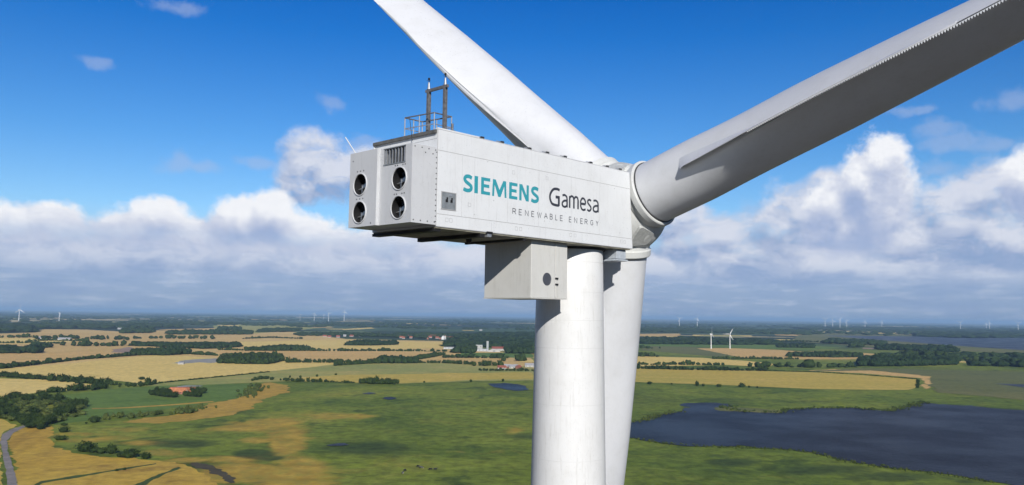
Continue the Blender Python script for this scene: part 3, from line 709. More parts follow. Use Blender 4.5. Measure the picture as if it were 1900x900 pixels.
def ground_fn(k, P):
    at = k.new('ShaderNodeAttribute', attribute_name='dry'); dry = at.outputs['Fac']
    at2 = k.new('ShaderNodeAttribute', attribute_name='rank'); rank = at2.outputs['Fac']
    S = k.sep(P); dist = k.vmath('LENGTH', P)
    # marsh grass
    a = k.noise(P, 0.0045, 6, 0.62, 0.6); b_ = k.noise(P, 0.02, 6, 0.68, 0.8); c = k.noise(P, 0.11, 5, 0.72); e = k.noise(P, 0.0016, 4, 0.55)
    col = k.ramp(a, [(0.28, (0.052, 0.078, 0.014)), (0.43, (0.115, 0.160, 0.020)), (0.56, (0.185, 0.225, 0.028)), (0.70, (0.29, 0.27, 0.045))])
    col = k.mix(k.math('MULTIPLY', k.rng(b_, 0.52, 0.72), 0.65), col, C4(0.24, 0.24, 0.035))
    col = k.mix(k.math('MULTIPLY', k.rng(b_, 0.47, 0.32), 0.75), col, C4(0.040, 0.068, 0.014))
    col = k.mix(k.math('MULTIPLY', k.rng(e, 0.52, 0.66), 0.45), col, C4(0.13, 0.13, 0.028))
    dd = k.rng(k.math('ADD', dry, k.math('ADD', k.math('MULTIPLY', k.math('SUBTRACT', b_, 0.5), 1.5), k.math('MULTIPLY', k.math('SUBTRACT', k.noise(P, 0.009, 4, 0.6, 1.0), 0.5), 1.3))), 0.32, 0.92)
    dcol = k.mix(k.rng(k.math('ADD', k.math('MULTIPLY', c, 0.5), k.math('MULTIPLY', k.noise(P, 0.045, 5, 0.7), 0.5)), 0.42, 0.62), C4(0.56, 0.35, 0.055), C4(0.25, 0.20, 0.036))
    col = k.mix(k.math('MULTIPLY', dd, 0.85), col, dcol)
    rk = k.rng(k.math('ADD', rank, k.math('MULTIPLY', k.math('SUBTRACT', b_, 0.5), 0.9)), 0.35, 0.75)
    col = k.mix(k.math('MULTIPLY', rk, 0.75), col, C4(0.034, 0.056, 0.016))
    f = k.rng(c, 0.3, 0.7, 0.66, 1.34); col = k.mix(1.0, col, k.comb(f, f, f), 'MULTIPLY')
    # far farmland: a patchwork of woods, meadow and stubble
    v = k.new('ShaderNodeTexVoronoi'); v.inputs['Scale'].default_value = 1/900; v.feature = 'F1'
    k.put(v.inputs['Vector'], k.vmath('MULTIPLY_ADD', k.noise(P, 0.0012, 3, 0.5, col=True), (500, 500, 0), k.vmath('MULTIPLY', P, (0.55, 1.0, 1))))
    vr = k.sep(v.outputs['Color'])[0]
    far = k.ramp(vr, [(0.0, (0.022, 0.042, 0.020)), (0.34, (0.030, 0.052, 0.022)), (0.50, (0.045, 0.080, 0.030)), (0.68, (0.075, 0.120, 0.045)), (0.80, (0.15, 0.19, 0.07)), (0.90, (0.52, 0.42, 0.20))])
    far.node.color_ramp.interpolation = 'CONSTANT'
    n5 = k.noise(P, 0.01, 5, 0.7); far = k.mix(k.rng(n5, 0.53, 0.60), far, C4(0.022, 0.040, 0.018))
    fz = k.noise(P, 0.0006, 3, 0.5)
    dm = k.math('ADD', dist, k.math('MULTIPLY', k.math('SUBTRACT', fz, 0.5), 2500.0))
    return k.mix(k.rng(dm, 2300, 3100), col, far)
L['ground'] = flat('meadow_and_marsh', ground_fn)

# dry and rank patches of the marsh: centre and radii given in the picture, kept as soft spots on the land
def pxy(X, Y):   # land -> picture
    v = np.stack([X, Y, np.full_like(X, -CAMZ)], -1); d = v@FW; return 950+FPX*(v@RT)/d, 450-FPX*(v@UPV)/d
DRY = [(470, 792, 100, 12, 1.2), (500, 785, 60, 10, 1.2), (530, 822, 36, 30, 1.4), (450, 880, 150, 22, 1.4), (555, 868, 50, 26, 1.3), (350, 856, 60, 8, 1.0), (430, 852, 70, 8, 1.1), (620, 770, 80, 10, .8), (240, 796, 60, 8, .8), (150, 806, 60, 5, .8), (957, 797, 34, 11, .9), (900, 838, 95, 10, .45), (520, 900, 90, 30, 1),
       (190, 815, 110, 8, .8), (260, 822, 60, 6, 1.1), (330, 808, 120, 10, .4), (455, 800, 90, 10, .5), (475, 818, 40, 8, .9), (870, 793, 18, 4, .6), (390, 870, 50, 16, .8),
       (760, 862, 40, 8, .3), (1185, 835, 40, 8, .3), (1280, 735, 160, 6, .2), (300, 840, 70, 8, .8), (230, 808, 40, 8, .5)]
RANK = [(680, 832, 130, 20, .8), (590, 800, 60, 12, .5), (740, 760, 150, 9, .4), (820, 745, 80, 6, .5), (1360, 858, 70, 10, .9), (1250, 845, 60, 9, .6), (1520, 872, 140, 14, .8), (900, 880, 160, 12, .5),
        (330, 822, 90, 9, .9), (470, 842, 40, 9, 1.3), (500, 850, 30, 5, 1.2), (340, 824, 60, 8, 1.2), (430, 790, 90, 8, .5), (640, 762, 80, 6, .5), (985, 810, 60, 8, .8), (1340, 742, 120, 6, .6), (1500, 745, 160, 5, .6), (1620, 760, 40, 3, .7), (1800, 745, 100, 5, .5), (1650, 885, 130, 12, .8), (500, 735, 60, 6, .3)]
def soft(spots, PX, PY):
    o = np.zeros_like(PX)
    for cx_, cy_, rx, ry, w_ in spots:
        o = np.maximum(o, w_*np.exp(-(((PX-cx_)/rx)**2+((PY-cy_)/ry)**2)*.9))
    return o
gx = np.concatenate([[-90000, -30000, -9000, -3000, -1300], np.arange(-760, 1000, 7.0), [1500, 3200, 9000, 30000, 90000]])
gy = np.concatenate([[-90000, -20000, -4000, -600, 150], np.arange(290, 1500, 7.0), [1700, 2400, 4000, 8000, 16000, 40000, 90000]])
XX, YY = np.meshgrid(gx, gy); nx, ny = len(gx), len(gy)
me = bpy.data.meshes.new('ground'); vv = np.stack([XX.ravel(), YY.ravel(), np.zeros(nx*ny)], -1)
ii = (np.arange(ny-1)[:, None]*nx+np.arange(nx-1)[None, :]).ravel(); quads = np.stack([ii, ii+1, ii+nx+1, ii+nx], -1)
def quick_mesh(me, vv, faces, k):
    me.vertices.add(len(vv)); me.vertices.foreach_set('co', vv.astype(np.float32).ravel())
    me.loops.add(faces.size); me.loops.foreach_set('vertex_index', faces.astype(np.int32).ravel())
    me.polygons.add(len(faces)); me.polygons.foreach_set('loop_start', np.arange(0, faces.size, k, dtype=np.int32)); me.update(calc_edges=True)
quick_mesh(me, vv, quads, 4)
inside = (YY.ravel() > 280) & (YY.ravel() < 1520) & (np.abs(XX.ravel()) < 1100)
PXg, PYg = pxy(np.where(inside, XX.ravel(), 0), np.where(inside, YY.ravel(), 1000.))
for nm, sp in (('dry', DRY), ('rank', RANK)):
    at = me.attributes.new(nm, 'FLOAT', 'POINT'); at.data.foreach_set('value', (soft(sp, PXg, PYg)*inside).astype(np.float32))
me.materials.append(L['ground']); go_ = bpy.data.objects.new('ground', me); COL.objects.link(go_)
tag(go_, 'flat green marsh and far farmland reaching to the horizon', 'ground', kind='structure')

LIFT = [0.03]
def sheet(name, pts_px, m, label, cat, jit=1.0, z=None, kind='structure', smooth_it=False):
    """a piece of land cover: outline traced in the picture, laid on the land, its edge made slightly uneven"""
    P = [G(x, y)[:2] for x, y in pts_px]
    if smooth_it: P = [q[:2] for q in catmull([(*q, 0) for q in P+[P[0]]], 6)]
    out = []; n_ = len(P)
    for i in range(n_):
        a, b = P[i], P[(i+1) % n_]; ln = np.linalg.norm(b-a); dist = np.linalg.norm((a+b)/2); k = max(1, min(160, int(ln/(dist*.005))))
        nn = np.array([-(b-a)[1], (b-a)[0]])/(ln+1e-6)
        for j in range(k):
            q = a+(b-a)*j/k; s_ = dist*.0035*jit; w1 = mnoise.noise(Vector((q[0]/(dist*.03), q[1]/(dist*.03), 3.3)))
            w2 = mnoise.noise(Vector((q[0]/(dist*.009), q[1]/(dist*.009), 7.7))); w3 = mnoise.noise(Vector((q[0]/(dist*.004), q[1]/(dist*.004), 9.1))); out.append(q+nn*(w1*1.5+w2*.9+w3*.6)*s_)
    if z is None: z = LIFT[0]; LIFT[0] += 0.005
    tri = tessellate_polygon([[Vector((q[0], q[1], 0)) for q in out]])
    me = bpy.data.meshes.new(name); me.from_pydata([(q[0], q[1], z) for q in out], [], [tuple(t) for t in tri])
    bm = bmesh.new(); bm.from_mesh(me)
    for f in bm.faces:
        if f.calc_area() > 0 and f.normal.z < 0: f.normal_flip()
    bm.to_mesh(me); bm.free(); me.materials.append(m)
    o = bpy.data.objects.new(name, me); COL.objects.link(o); return tag(o, label, cat, kind=kind)

# ---- unseen ground sheets added behind and below the camera to tune bounce light
for (x0, y0, x1, y1, mm, lb) in ((-900, -900, 250, 240, 'bounce_soil', 'unseen dark ground added beneath and behind the viewpoint against bounce light'), (252, -900, 1100, 250, 'bounce_soil', 'unseen dark ground added behind the viewpoint at the right against bounce light'), (-1900, -700, -902, 420, 'wheat', 'unseen wheat ground added far left behind the viewpoint for bounce light')):
    mm_ = MB(); mm_.add([(x0, y0, .02), (x1, y0, .02), (x1, y1, .02), (x0, y1, .02)], [(0, 1, 2, 3)]); tag(mm_.build('field', L[mm]), lb, 'field', kind='structure')
# ---- fields, left of the tower
sheet('field', [(-400, 622), (0, 619), (62, 617), (80, 611), (160, 611.5), (222, 615), (300, 613), (440, 611), (560, 617), (640, 629), (822, 633), (826, 648), (990, 655), (990, 690), (700, 690), (-400, 700)], L['straw'], 'wide stretch of harvested tan fields below the far woods', 'field')
sheet('field', [(-400, 637), (-400, 627), (70, 627.5), (140, 634), (60, 638)], L['wheat'], 'narrow pale field at the far left edge', 'field', .5)
sheet('field', [(290, 611.5), (400, 608.8), (408, 612.5), (330, 614)], L['orange'], 'small far orange field above the long wood', 'field', .5)
sheet('field', [(395, 604), (480, 600.5), (560, 602), (620, 606), (560, 612), (470, 619), (400, 616)], L['yelgreen'], 'far yellow-green meadow between woods', 'field', .5)
sheet('field', [(636, 610.5), (690, 607.5), (696, 609.5), (640, 612.4)], L['wheat'], 'thin far pale field beyond the village', 'field', .5)
sheet('field', [(448, 634), (640, 630.5), (823, 635), (824, 646), (700, 648), (520, 646), (449, 643)], L['wheat'], 'long tan field holding a small grove', 'field', .5)
sheet('field', [(400, 652), (520, 650.5), (820, 654), (822, 660), (700, 667), (420, 664)], L['orange'], 'long tan field behind the straight hedge', 'field', .5)
sheet('field', [(-400, 668), (-400, 657), (60, 655), (200, 647), (300, 651), (250, 658), (60, 676), (-400, 690)], L['orange'], 'brownish stubble field at the left edge', 'field', .5)
sheet('field', [(208, 648.5), (240, 644), (252, 650), (232, 655), (207, 654)], L['brown'], 'pinkish bare soil patch by the dark wood', 'field', .5)
sheet('field', [(-400, 706), (-400, 700), (0, 685), (120, 675), (287, 659), (350, 661), (430, 668), (657, 673), (560, 685), (500, 690), (360, 703), (265, 712), (240, 709), (130, 698)], L['wheat'], 'largest pale wheat field on the left', 'field', .6)
sheet('gravel_patch', [(318, 674), (345, 668), (400, 665), (435, 668), (395, 674), (370, 672), (340, 675)], L['gravel'], 'grey gravel patch beside the field wood', 'gravel', .8)
sheet('field', [(230, 716), (265, 711), (380, 701), (560, 683), (657, 672), (780, 672), (990, 680), (992, 706), (870, 707), (740, 712), (640, 709), (530, 704), (400, 712), (300, 717)], L['yelgreen'], 'streaky yellow-green crop strip', 'field', .6)
sheet('field', [(500, 706), (620, 696), (990, 690), (992, 703), (870, 705), (745, 711), (640, 709)], L['gold'], 'golden part of the streaky crop strip', 'field', 1.3)
sheet('field', [(-400, 710), (0, 702), (100, 705), (195, 716), (170, 722), (90, 726), (60, 730), (0, 738), (-400, 775)], L['wheat'], 'tan field between the two left hedges', 'field', .7)
sheet('field', [(100, 790), (115, 733), (200, 722), (300, 716), (400, 711), (490, 713), (478, 722), (455, 738), (380, 749), (265, 766), (190, 776)], L['green'], 'bright green pasture around the red farmhouse', 'field', .6)
sheet('path', [(170, 757.5), (230, 756), (320, 750), (395, 744.5), (396, 746), (320, 752.5), (230, 758), (170, 759.5)], L['ochre'], 'sandy track crossing the green pasture', 'path', .4)
sheet('field', [(290, 713), (420, 705.5), (560, 704), (560, 706), (430, 712), (380, 714)], L['yelgreen'], 'yellowish strip behind the farmhouse', 'field', .8)
sheet('field', [(226, 784), (270, 776), (321, 770), (370, 755), (408, 745), (455, 735), (480, 715), (498, 710), (536, 716), (525, 730), (479, 743), (468, 756), (430, 771), (360, 779), (300, 786)], L['ochre'], 'sandy tongue of dry grass beside the pasture', 'field', 1.5)
sheet('field', [(20, 805), (45, 794), (100, 790), (103, 800), (98, 815), (110, 832), (151, 843), (242, 851), (321, 858), (370, 873), (408, 900), (440, 960), (30, 960), (26, 860), (14, 820)], L['bronze'], 'ochre field with dark scrub in the left foreground', 'field', 1.2)
sheet('field', [(-400, 830), (-400, 770), (0, 775), (32, 791), (10, 800), (0, 812), (2, 860), (8, 960), (-200, 960)], L['gold'], 'yellow field left of the road', 'field', .8)
sheet('grass_strip', [(60, 902), (75, 893), (159, 880), (230, 868.5), (290, 860), (291, 861.5), (230, 871.5), (159, 884), (80, 897), (66, 905)], L['darkgreen'], 'dark grass strip dividing the ochre field', 'grass', .5)
sheet('grass_strip', [(245, 903), (285, 884), (330, 867), (336, 869), (300, 883), (262, 903)], L['darkgreen'], 'short diagonal grass strip in the ochre field', 'grass', .6)
sheet('road', [(45, 789), (20, 797), (4, 807), (1, 818), (5, 845), (12, 880), (17, 960), (42, 960), (33, 900), (25, 870), (15, 838), (13, 818), (25, 803), (48, 792)], L['asphalt'], 'narrow grey lane curving at the left edge', 'road', .25)
sheet('stream', [(355, 859), (386, 861.5), (418, 873), (438, 888), (436, 897), (424, 897), (408, 888), (384, 873), (362, 866)], L['mud'], 'dark muddy ditch in the left foreground', 'stream', 1.2)
sheet('field', [(858, 655), (940, 654.5), (990, 657), (990, 664), (900, 663.5), (840, 661)], L['green'], 'small green field in front of the factory', 'field', .5)
sheet('field', [(778, 667.5), (830, 664.3), (938, 666.5), (940, 671.5), (860, 673.5), (790, 671.5)], L['orange'], 'small tan field before the factory woods', 'field', .5)
sheet('field', [(968, 668.5), (990, 667.5), (990, 672), (962, 671.5)], L['wheat'], 'tan field corner beside the tower', 'field', .5)
# ---- right of the tower
sheet('field', [(1100, 684), (1183, 683), (1347, 687), (1549, 692), (1701, 703), (1700, 720), (1682, 724), (1510, 722), (1355, 715), (1183, 709), (1100, 706)], L['gold'], 'long golden barley field above the lake', 'field', .35)
sheet('field', [(1100, 660), (1183, 661), (1300, 664), (1400, 671), (1440, 676), (1420, 681), (1345, 677), (1183, 681), (1100, 680)], L['wheat'], 'pale strips between hedges right of the tower', 'field', .5)
sheet('field', [(1240, 640), (1300, 645), (1400, 655), (1335, 663), (1240, 654), (1190, 650), (1190, 643)], L['reed'], 'rough olive ground left of the orange field', 'field', .5)
sheet('field', [(1292, 646.5), (1350, 646), (1448, 649.5), (1520, 655), (1604, 660), (1590, 667), (1456, 667), (1380, 664), (1330, 654)], L['orange'], 'orange stubble field below the small turbines', 'field', .5)
sheet('field', [(1549, 685), (1620, 686), (1725, 696), (1728, 720), (1715, 722), (1712, 702), (1600, 693), (1500, 688)], L['orange'], 'thin orange strip bordering the barley', 'field', 1.0)
sheet('field', [(1100, 617), (1191, 619.5), (1262, 619), (1262, 623.5), (1191, 624), (1100, 624)], L['orange'], 'thin far orange strip right of the tower', 'field', .5)
sheet('field', [(1285, 621), (1395, 622.5), (1395, 624.5), (1285, 623.6)], L['wheat'], 'far pale strip behind the small turbines', 'field', .4)
sheet('field', [(1360, 628.5), (1440, 629.5), (1520, 631), (1520, 633.5), (1440, 633.2), (1365, 631.5)], L['wheat'], 'far tan strip behind the dark hedge', 'field', .4)
sheet('field', [(1435, 619.6), (1488, 621), (1487, 623.8), (1440, 622.2)], L['orange'], 'far orange strip above the hedge', 'field', .4)
sheet('field', [(1503, 652), (1604, 655), (1640, 658), (1600, 660), (1510, 656)], L['orange'], 'orange strip between the right woods', 'field', .4)
sheet('field', [(1740, 656.5), (1840, 660), (1838, 663), (1760, 661)], L['wheat'], 'pale clearing between the far right woods', 'field', .4)
sheet('field', [(1775, 670), (1840, 671), (1900, 675), (1900, 678), (1820, 674), (1776, 672.6)], L['wheat'], 'pale clearing behind the right wood', 'field', .4)
sheet('field', [(1600, 645), (1700, 648.5), (1780, 651.5), (1778, 653.5), (1690, 650.8), (1600, 647.5)], L['brown'], 'greyish thin strip before the distant reeds', 'field', .4)
sheet('meadow', [(1480, 622), (1560, 617), (1900, 628), (2300, 640), (2300, 668), (1900, 656), (1700, 649), (1560, 640), (1470, 633)], L['reed'], 'olive reed land around the distant lake', 'meadow', .6)
sheet('meadow', [(1100, 632), (1250, 634), (1480, 640), (1560, 645), (1500, 650), (1340, 645), (1190, 642), (1100, 640)], L['green'], 'far green meadow around the small turbines', 'meadow', .6)
sheet('meadow', [(1500, 613.6), (1600, 616), (1706, 619.5), (1706, 621), (1600, 619), (1495, 616)], L['wheat'], 'pale reed strip at the far lake shore', 'reeds', .4)
sheet('meadow', [(1470, 690), (1600, 683), (1900, 690), (2400, 700), (2400, 760), (1900, 742), (1730, 728), (1728, 698), (1620, 688)], L['reed'], 'olive marsh meadow at the right', 'meadow', 1.5)

RS2 = np.random.default_rng(11)
for i in range(46):                                   # thin stubble fields between the far woods
    cx_ = RS2.uniform(-60, 1960); hy = (577.3+max(0, cx_-300)*.0166); cy_ = hy+RS2.uniform(9, 34)
    if 900 < cx_ < 1190 or (cx_ > 1480 and cy_ > hy+14) or (cx_ < 840 and cy_ > hy+28): continue
    hw = RS2.uniform(10, 46); ht = (cy_-hy)*RS2.uniform(.018, .045); sk = RS2.uniform(-.5, .9)
    sheet('field', [(cx_-hw, cy_-ht), (cx_+hw*.8, cy_-ht+sk*.3+hw*.015), (cx_+hw, cy_+ht+sk*.3+hw*.02), (cx_-hw*.7, cy_+ht)], L[['wheat', 'straw', 'yelgreen', 'green', 'orange'][RS2.integers(5)]], 'thin distant field between the far woods', 'field', .3)
def water_fn(k, b):
    b.inputs['Base Color'].default_value = C4(0.018, 0.014, 0.015); b.inputs['Roughness'].default_value = 0.3; b.inputs['IOR'].default_value = 1.333; b.inputs['Specular IOR Level'].default_value = 0.055
    gm = k.new('ShaderNodeNewGeometry'); P = gm.outputs['Position']
    n1 = k.noise(k.vmath('MULTIPLY', P, (1, .6, 1)), 0.35, 5, 0.7); n2 = k.noise(P, 0.012, 5, 0.6)
    bp = k.new('ShaderNodeBump'); bp.inputs['Distance'].default_value = 1.1; k.put(bp.inputs['Strength'], k.rng(n2, 0.3, 0.7, 0.6, 0.9)); k.l.new(n1, bp.inputs['Height']); k.l.new(bp.outputs[0], b.inputs['Normal'])
    k.put(b.inputs['Roughness'], k.rng(n2, 0.35, 0.65, 0.30, 0.40))
L['water'] = mat('dark_lake_water', water_fn)
sheet('lake', [(1100, 800), (1130, 793), (1174, 784), (1199, 780), (1222, 770), (1257, 764), (1277, 757), (1255, 751), (1277, 748), (1324, 748), (1359, 752), (1340, 757), (1327, 760), (1340, 763), (1378, 764), (1448, 767), (1460, 760.5), (1510, 758), (1580, 757), (1623, 762), (1651, 763), (1682, 755), (1713, 747), (1744, 751), (1802, 753), (1853, 759), (1900, 763), (2200, 780), (2600, 830), (2500, 960), (2000, 930), (1900, 903), (1841, 895), (1744, 879), (1647, 868), (1569, 856), (1510, 840), (1432, 833), (1378, 828), (1316, 829), (1277, 830), (1230, 823), (1176, 813), (1130, 810)], L['water'], 'large dark lake in the right foreground', 'lake', 1.6)
sheet('pond', [(904, 712.5), (936, 711.5), (960, 713), (978, 718), (979, 724), (960, 726), (935, 723), (915, 718)], L['water'], 'small blue pond left of the tower', 'pond', .8)
sheet('pond', [(1845, 712), (1900, 714), (2100, 722), (2100, 727), (1900, 719)], L['water'], 'thin pool at the right edge', 'pond', .6)
sheet('lake', [(1526, 622.5), (1705, 624.5), (1800, 626), (1900, 627.5), (2500, 645), (2500, 672), (1900, 650), (1822, 645), (1705, 636.5), (1608, 629)], L['water'], 'distant blue-grey lake at the right', 'lake', .5)
sheet('lake', [(1496, 612.2), (1550, 613.4), (1560, 615), (1500, 615.5)], L['water'], 'far sliver of lake before the reed strip', 'lake', .4)
sheet('pond', [(604, 827), (624, 824.5), (638, 825.5), (628, 827.5), (610, 829)], L['water'], 'grey marsh pool left of the cattle', 'pond', 2.2)
sheet('pond', [(672, 730), (690, 728.5), (700, 730.5), (684, 732.5)], L['water'], 'tiny marsh pool below the tall bush clump', 'pond', 2.0)
sheet('pond', [(706, 739), (722, 737), (730, 740), (715, 742.5)], L['water'], 'second tiny marsh pool below the bush clump', 'pond', 2.0)
sheet('track', [(320, 718.8), (345, 716), (372, 716.2), (372, 717.6), (346, 718), (322, 720.6)], L['gravel'], 'grey farm yard track behind the farmhouse', 'path', .8)
for nm_, pp in (('grassy_bank', [(1327, 759), (1330, 756.5), (1380, 757), (1455, 763), (1446, 767.5), (1380, 764.5), (1335, 763)]),):
    sheet(nm_, pp, L['reed'], 'grassy spit reaching into the large lake', 'bank', 1.2)

# ------------------------------------------------------------------ trees, hedges, woods
def leafmat(name, c0, c1):
    def f(k, b):
        oi = k.new('ShaderNodeObjectInfo'); gm = k.new('ShaderNodeNewGeometry')
        n1 = k.noise(gm.outputs['Position'], 0.11, 3, 0.6); n2 = k.noise(gm.outputs['Position'], 0.9, 3, 0.7)
        t = k.math('ADD', k.math('MULTIPLY', k.rng(n1, 0.35, 0.65), 0.6), k.math('MULTIPLY', n2, 0.5), clamp=True)
        t = k.math('ADD', t, k.math('MULTIPLY', k.math('SUBTRACT', oi.outputs['Random'], 0.5), 0.5), clamp=True)
        k.put(b.inputs['Base Color'], k.mix(t, C4(*c0), C4(*c1))); b.inputs['Roughness'].default_value = 0.85; b.inputs['Specular IOR Level'].default_value = 0.1
    return mat(name, f)
L['leaf'] = leafmat('tree_leaves', (0.012, 0.026, 0.007), (0.042, 0.066, 0.016))
L['scrub'] = leafmat('scrub_leaves', (0.035, 0.060, 0.015), (0.10, 0.12, 0.03))
L['farleaf'] = leafmat('far_wood_leaves', (0.010, 0.024, 0.008), (0.032, 0.054, 0.016))
L['bark'] = plain('bark', (0.09, 0.07, 0.05), 0.9, var=0.2)

def ico(sub):
    bm = bmesh.new(); bmesh.ops.create_icosphere(bm, subdivisions=sub, radius=1.0); v = np.array([x.co[:] for x in bm.verts]); f = np.array([[a.index for a in x.verts] for x in bm.faces]); bm.free(); return v, f
ICO1, ICO2 = ico(1), ico(2)
def lump(base, seed, amp):
    v, f = base; r = np.array([1+amp*mnoise.noise(Vector(p*1.7)+Vector((seed*9.1, seed*3.3, 0)))*1.6 for p in v]); q = v*r[:, None]; q[:, 2] = q[:, 2]*.5+.5; q[:, 2] = np.maximum(q[:, 2], 0.0); return q, f
def crown_template(seed, leaves, size):
    rg = np.random.default_rng(seed); cv, cf = lump(ICO2, seed, .35); cv = cv*np.array([.70, .70, .80])+np.array([0, 0, .03])
    subs = rg.normal(size=(9, 3)); subs /= np.linalg.norm(subs, axis=1)[:, None]; subs[:, 2] = np.abs(subs[:, 2])*.9-.1; subs *= np.array([.68, .68, .42])
    V_, F_ = [cv], [np.concatenate([cf], 0)]; b = len(cv)
    d = rg.normal(size=(leaves, 3)); d /= np.linalg.norm(d, axis=1)[:, None]
    c = subs[rg.integers(0, 9, leaves)]+d*(rg.uniform(.30, .50, leaves))[:, None]*np.array([1, 1, .72]); c[:, 2] = np.clip(c[:, 2]+.5, .02, 1.2)
    s = rg.uniform(.6, 1.4, leaves)*size; e1 = rg.normal(size=(leaves, 3)); e1 /= np.linalg.norm(e1, axis=1)[:, None]; e2 = np.cross(d, e1); e2 /= np.linalg.norm(e2, axis=1)[:, None]+1e-6
    tri = np.stack([c+e1*s[:, None], c-e1*.5*s[:, None]+e2*.9*s[:, None], c-e1*.5*s[:, None]-e2*.9*s[:, None]], 1).reshape(-1, 3)
    V_.append(tri); F_.append(np.arange(leaves*3).reshape(-1, 3)+b); return np.concatenate(V_), np.concatenate(F_)
LEAFY = [crown_template(i, 420, .085) for i in range(5)]; MED = [crown_template(20+i, 110, .14) for i in range(6)]
def low_t(seed):
    v, f = lump(ICO1, seed, .5); return v, f
def mid_t(seed):
    v, f = lump(ICO2, seed, .65); return v, f
LOW = [low_t(40+i) for i in range(6)]; MIDT = [mid_t(60+i) for i in range(6)]
def scatter(name, items, temps, m, label, cat, group=None, kind='stuff'):
    """items: x, y, radius, height ; all crowns of one hedge or wood as one mass"""
    V_, F_ = [], []; b = 0
    for (x, y, r, h) in items:
        v, f = temps[RNG.integers(len(temps))]; a = RNG.uniform(0, 6.28); c, s = math.cos(a), math.sin(a)
        q = np.stack([(v[:, 0]*c-v[:, 1]*s)*r*RNG.uniform(.85, 1.2), (v[:, 0]*s+v[:, 1]*c)*r*RNG.uniform(.85, 1.2), v[:, 2]*h-.1], -1)+np.array([x, y, 0])
        V_.append(q); F_.append(f+b); b += len(v)
    me = bpy.data.meshes.new(name); quick_mesh(me, np.concatenate(V_), np.concatenate(F_), 3); me.materials.append(m)
    o = bpy.data.objects.new(name, me); COL.objects.link(o); return tag(o, label, cat, group, kind)
def hedge(line, h, label, wid=3.0, gap=0.0, m='leaf', cat='hedgerow', name='hedgerow', group=None):
    P = [G(x, y)[:2] for x, y in line]; it = []
    dist = np.linalg.norm(sum(P)/len(P)); tm = MED if dist < 1500 else (MIDT if dist < 2600 else LOW); st = h*(.42 if dist < 1500 else .75)
    tot = sum(np.linalg.norm(P[i+1]-P[i]) for i in range(len(P)-1)); st = max(st, tot/700)
    for i in range(len(P)-1):
        a, b = P[i], P[i+1]; ln = np.linalg.norm(b-a); k = max(1, int(ln/st))
        for j in range(k):
            if RNG.random() < gap: continue
            q = a+(b-a)*(j+RNG.random())/k; big = 1+.55*mnoise.noise(Vector((q[0]/(h*7), q[1]/(h*7), 1)))+RNG.normal()*.24
            q = q+RNG.normal(size=2)*wid*.5; hh = max(.35, big)*h; it.append((q[0], q[1], max(hh*.50, st*.62)*RNG.uniform(.8, 1.35), hh*.92))
    return scatter(name, it, tm, L[m], label, cat, group)
def inside_poly(x, y, P):
    c = False; n_ = len(P)
    for i in range(n_):
        x1, y1 = P[i]; x2, y2 = P[i-1]
        if (y1 > y) != (y2 > y) and x < (x2-x1)*(y-y1)/(y2-y1)+x1: c = not c
    return c
def wood(poly_px, h, label, n=300, m='farleaf', name='wood', cat='wood', temps=None, fill=1.0):
    P = [G(x, y)[:2] for x, y in poly_px]; ar = abs(sum(P[i-1][0]*P[i][1]-P[i][0]*P[i-1][1] for i in range(len(P))))/2
    dist = np.linalg.norm(sum(P)/len(P)); st = max(h*.75, math.sqrt(ar/n)); lo = np.min(P, 0); hi = np.max(P, 0); it = []
    tm = temps or (MED if dist < 1400 else (MIDT if dist < 3200 else LOW))
    X_ = np.arange(lo[0], hi[0], st); Y_ = np.arange(lo[1], hi[1], st)
    for x in X_:
        for y in Y_:
            a, b = x+RNG.uniform(-.5, .5)*st, y+RNG.uniform(-.5, .5)*st
            if RNG.random() > fill or not inside_poly(a, b, P): continue
            hh = h*(1+.35*mnoise.noise(Vector((a/(h*6), b/(h*6), 2)))+RNG.normal()*.16); it.append((a, b, st*RNG.uniform(.55, .8), max(hh, h*.4)))
    if not it:
        c = sum(P)/len(P); it = [(c[0], c[1], st, h)]
    return scatter(name, it, tm, L[m], label, cat)

hedge([(-120, 697), (0, 684.5), (50, 679), (100, 673), (151, 667.5), (242, 660.5), (290, 657.5)], 5.5, 'long dark hedge along the top of the largest wheat field')
hedge([(300, 657.5), (350, 657.5), (430, 661.5), (444, 662)], 5, 'short hedge behind the gravel patch')
hedge([(-60, 697), (0, 699), (50, 702), (113, 707), (150, 710), (190, 713)], 6.0, 'thick bushy hedge between the two left wheat fields', wid=7, gap=.1)
hedge([(150, 710), (200, 713.5), (240, 716)], 4, 'low hedge ending near the lone bush', wid=6, gap=.2)
hedge([(88, 729), (120, 727), (160, 724.5), (190, 721.5)], 7.0, 'dark tree belt above the green pasture', wid=10)
hedge([(228, 718), (250, 718), (280, 714)], 5, 'short scrub line behind the green pasture', wid=7, gap=.2)
hedge([(280, 713), (380, 702.5), (500, 690.5)], 1.5, 'thin low hedge under the wheat field', wid=2)
hedge([(189, 780), (230, 775), (270, 771), (330, 768), (360, 762), (385, 757)], 3.4, 'low scrub line beside the sandy tongue', wid=9, gap=.15, m='scrub', name='scrub', cat='scrub')
hedge([(525, 706), (560, 708), (604, 709)], 3.5, 'patchy hedge at the marsh edge', wid=6, gap=.2)
hedge([(604, 709), (660, 711)], 2.2, 'thin broken hedge at the marsh edge', wid=4, gap=.35)
wood([(662, 711.5), (690, 713), (738, 713.5), (738, 711), (700, 709), (680, 710)], 5.5, 'tall dark bush clump at the marsh edge', 60, m='leaf', name='thicket', cat='thicket')
hedge([(455, 738), (475, 725), (480, 716)], 3, 'scrub patch at the pasture corner', wid=10, gap=.3, m='scrub', name='scrub', cat='scrub')
hedge([(530, 673), (600, 673), (680, 674), (700, 674.5)], 6, 'straight hedge behind the yellow-green crop')
hedge([(620, 679), (660, 676.5), (700, 674)], 5, 'slanting hedge at the crop corner')
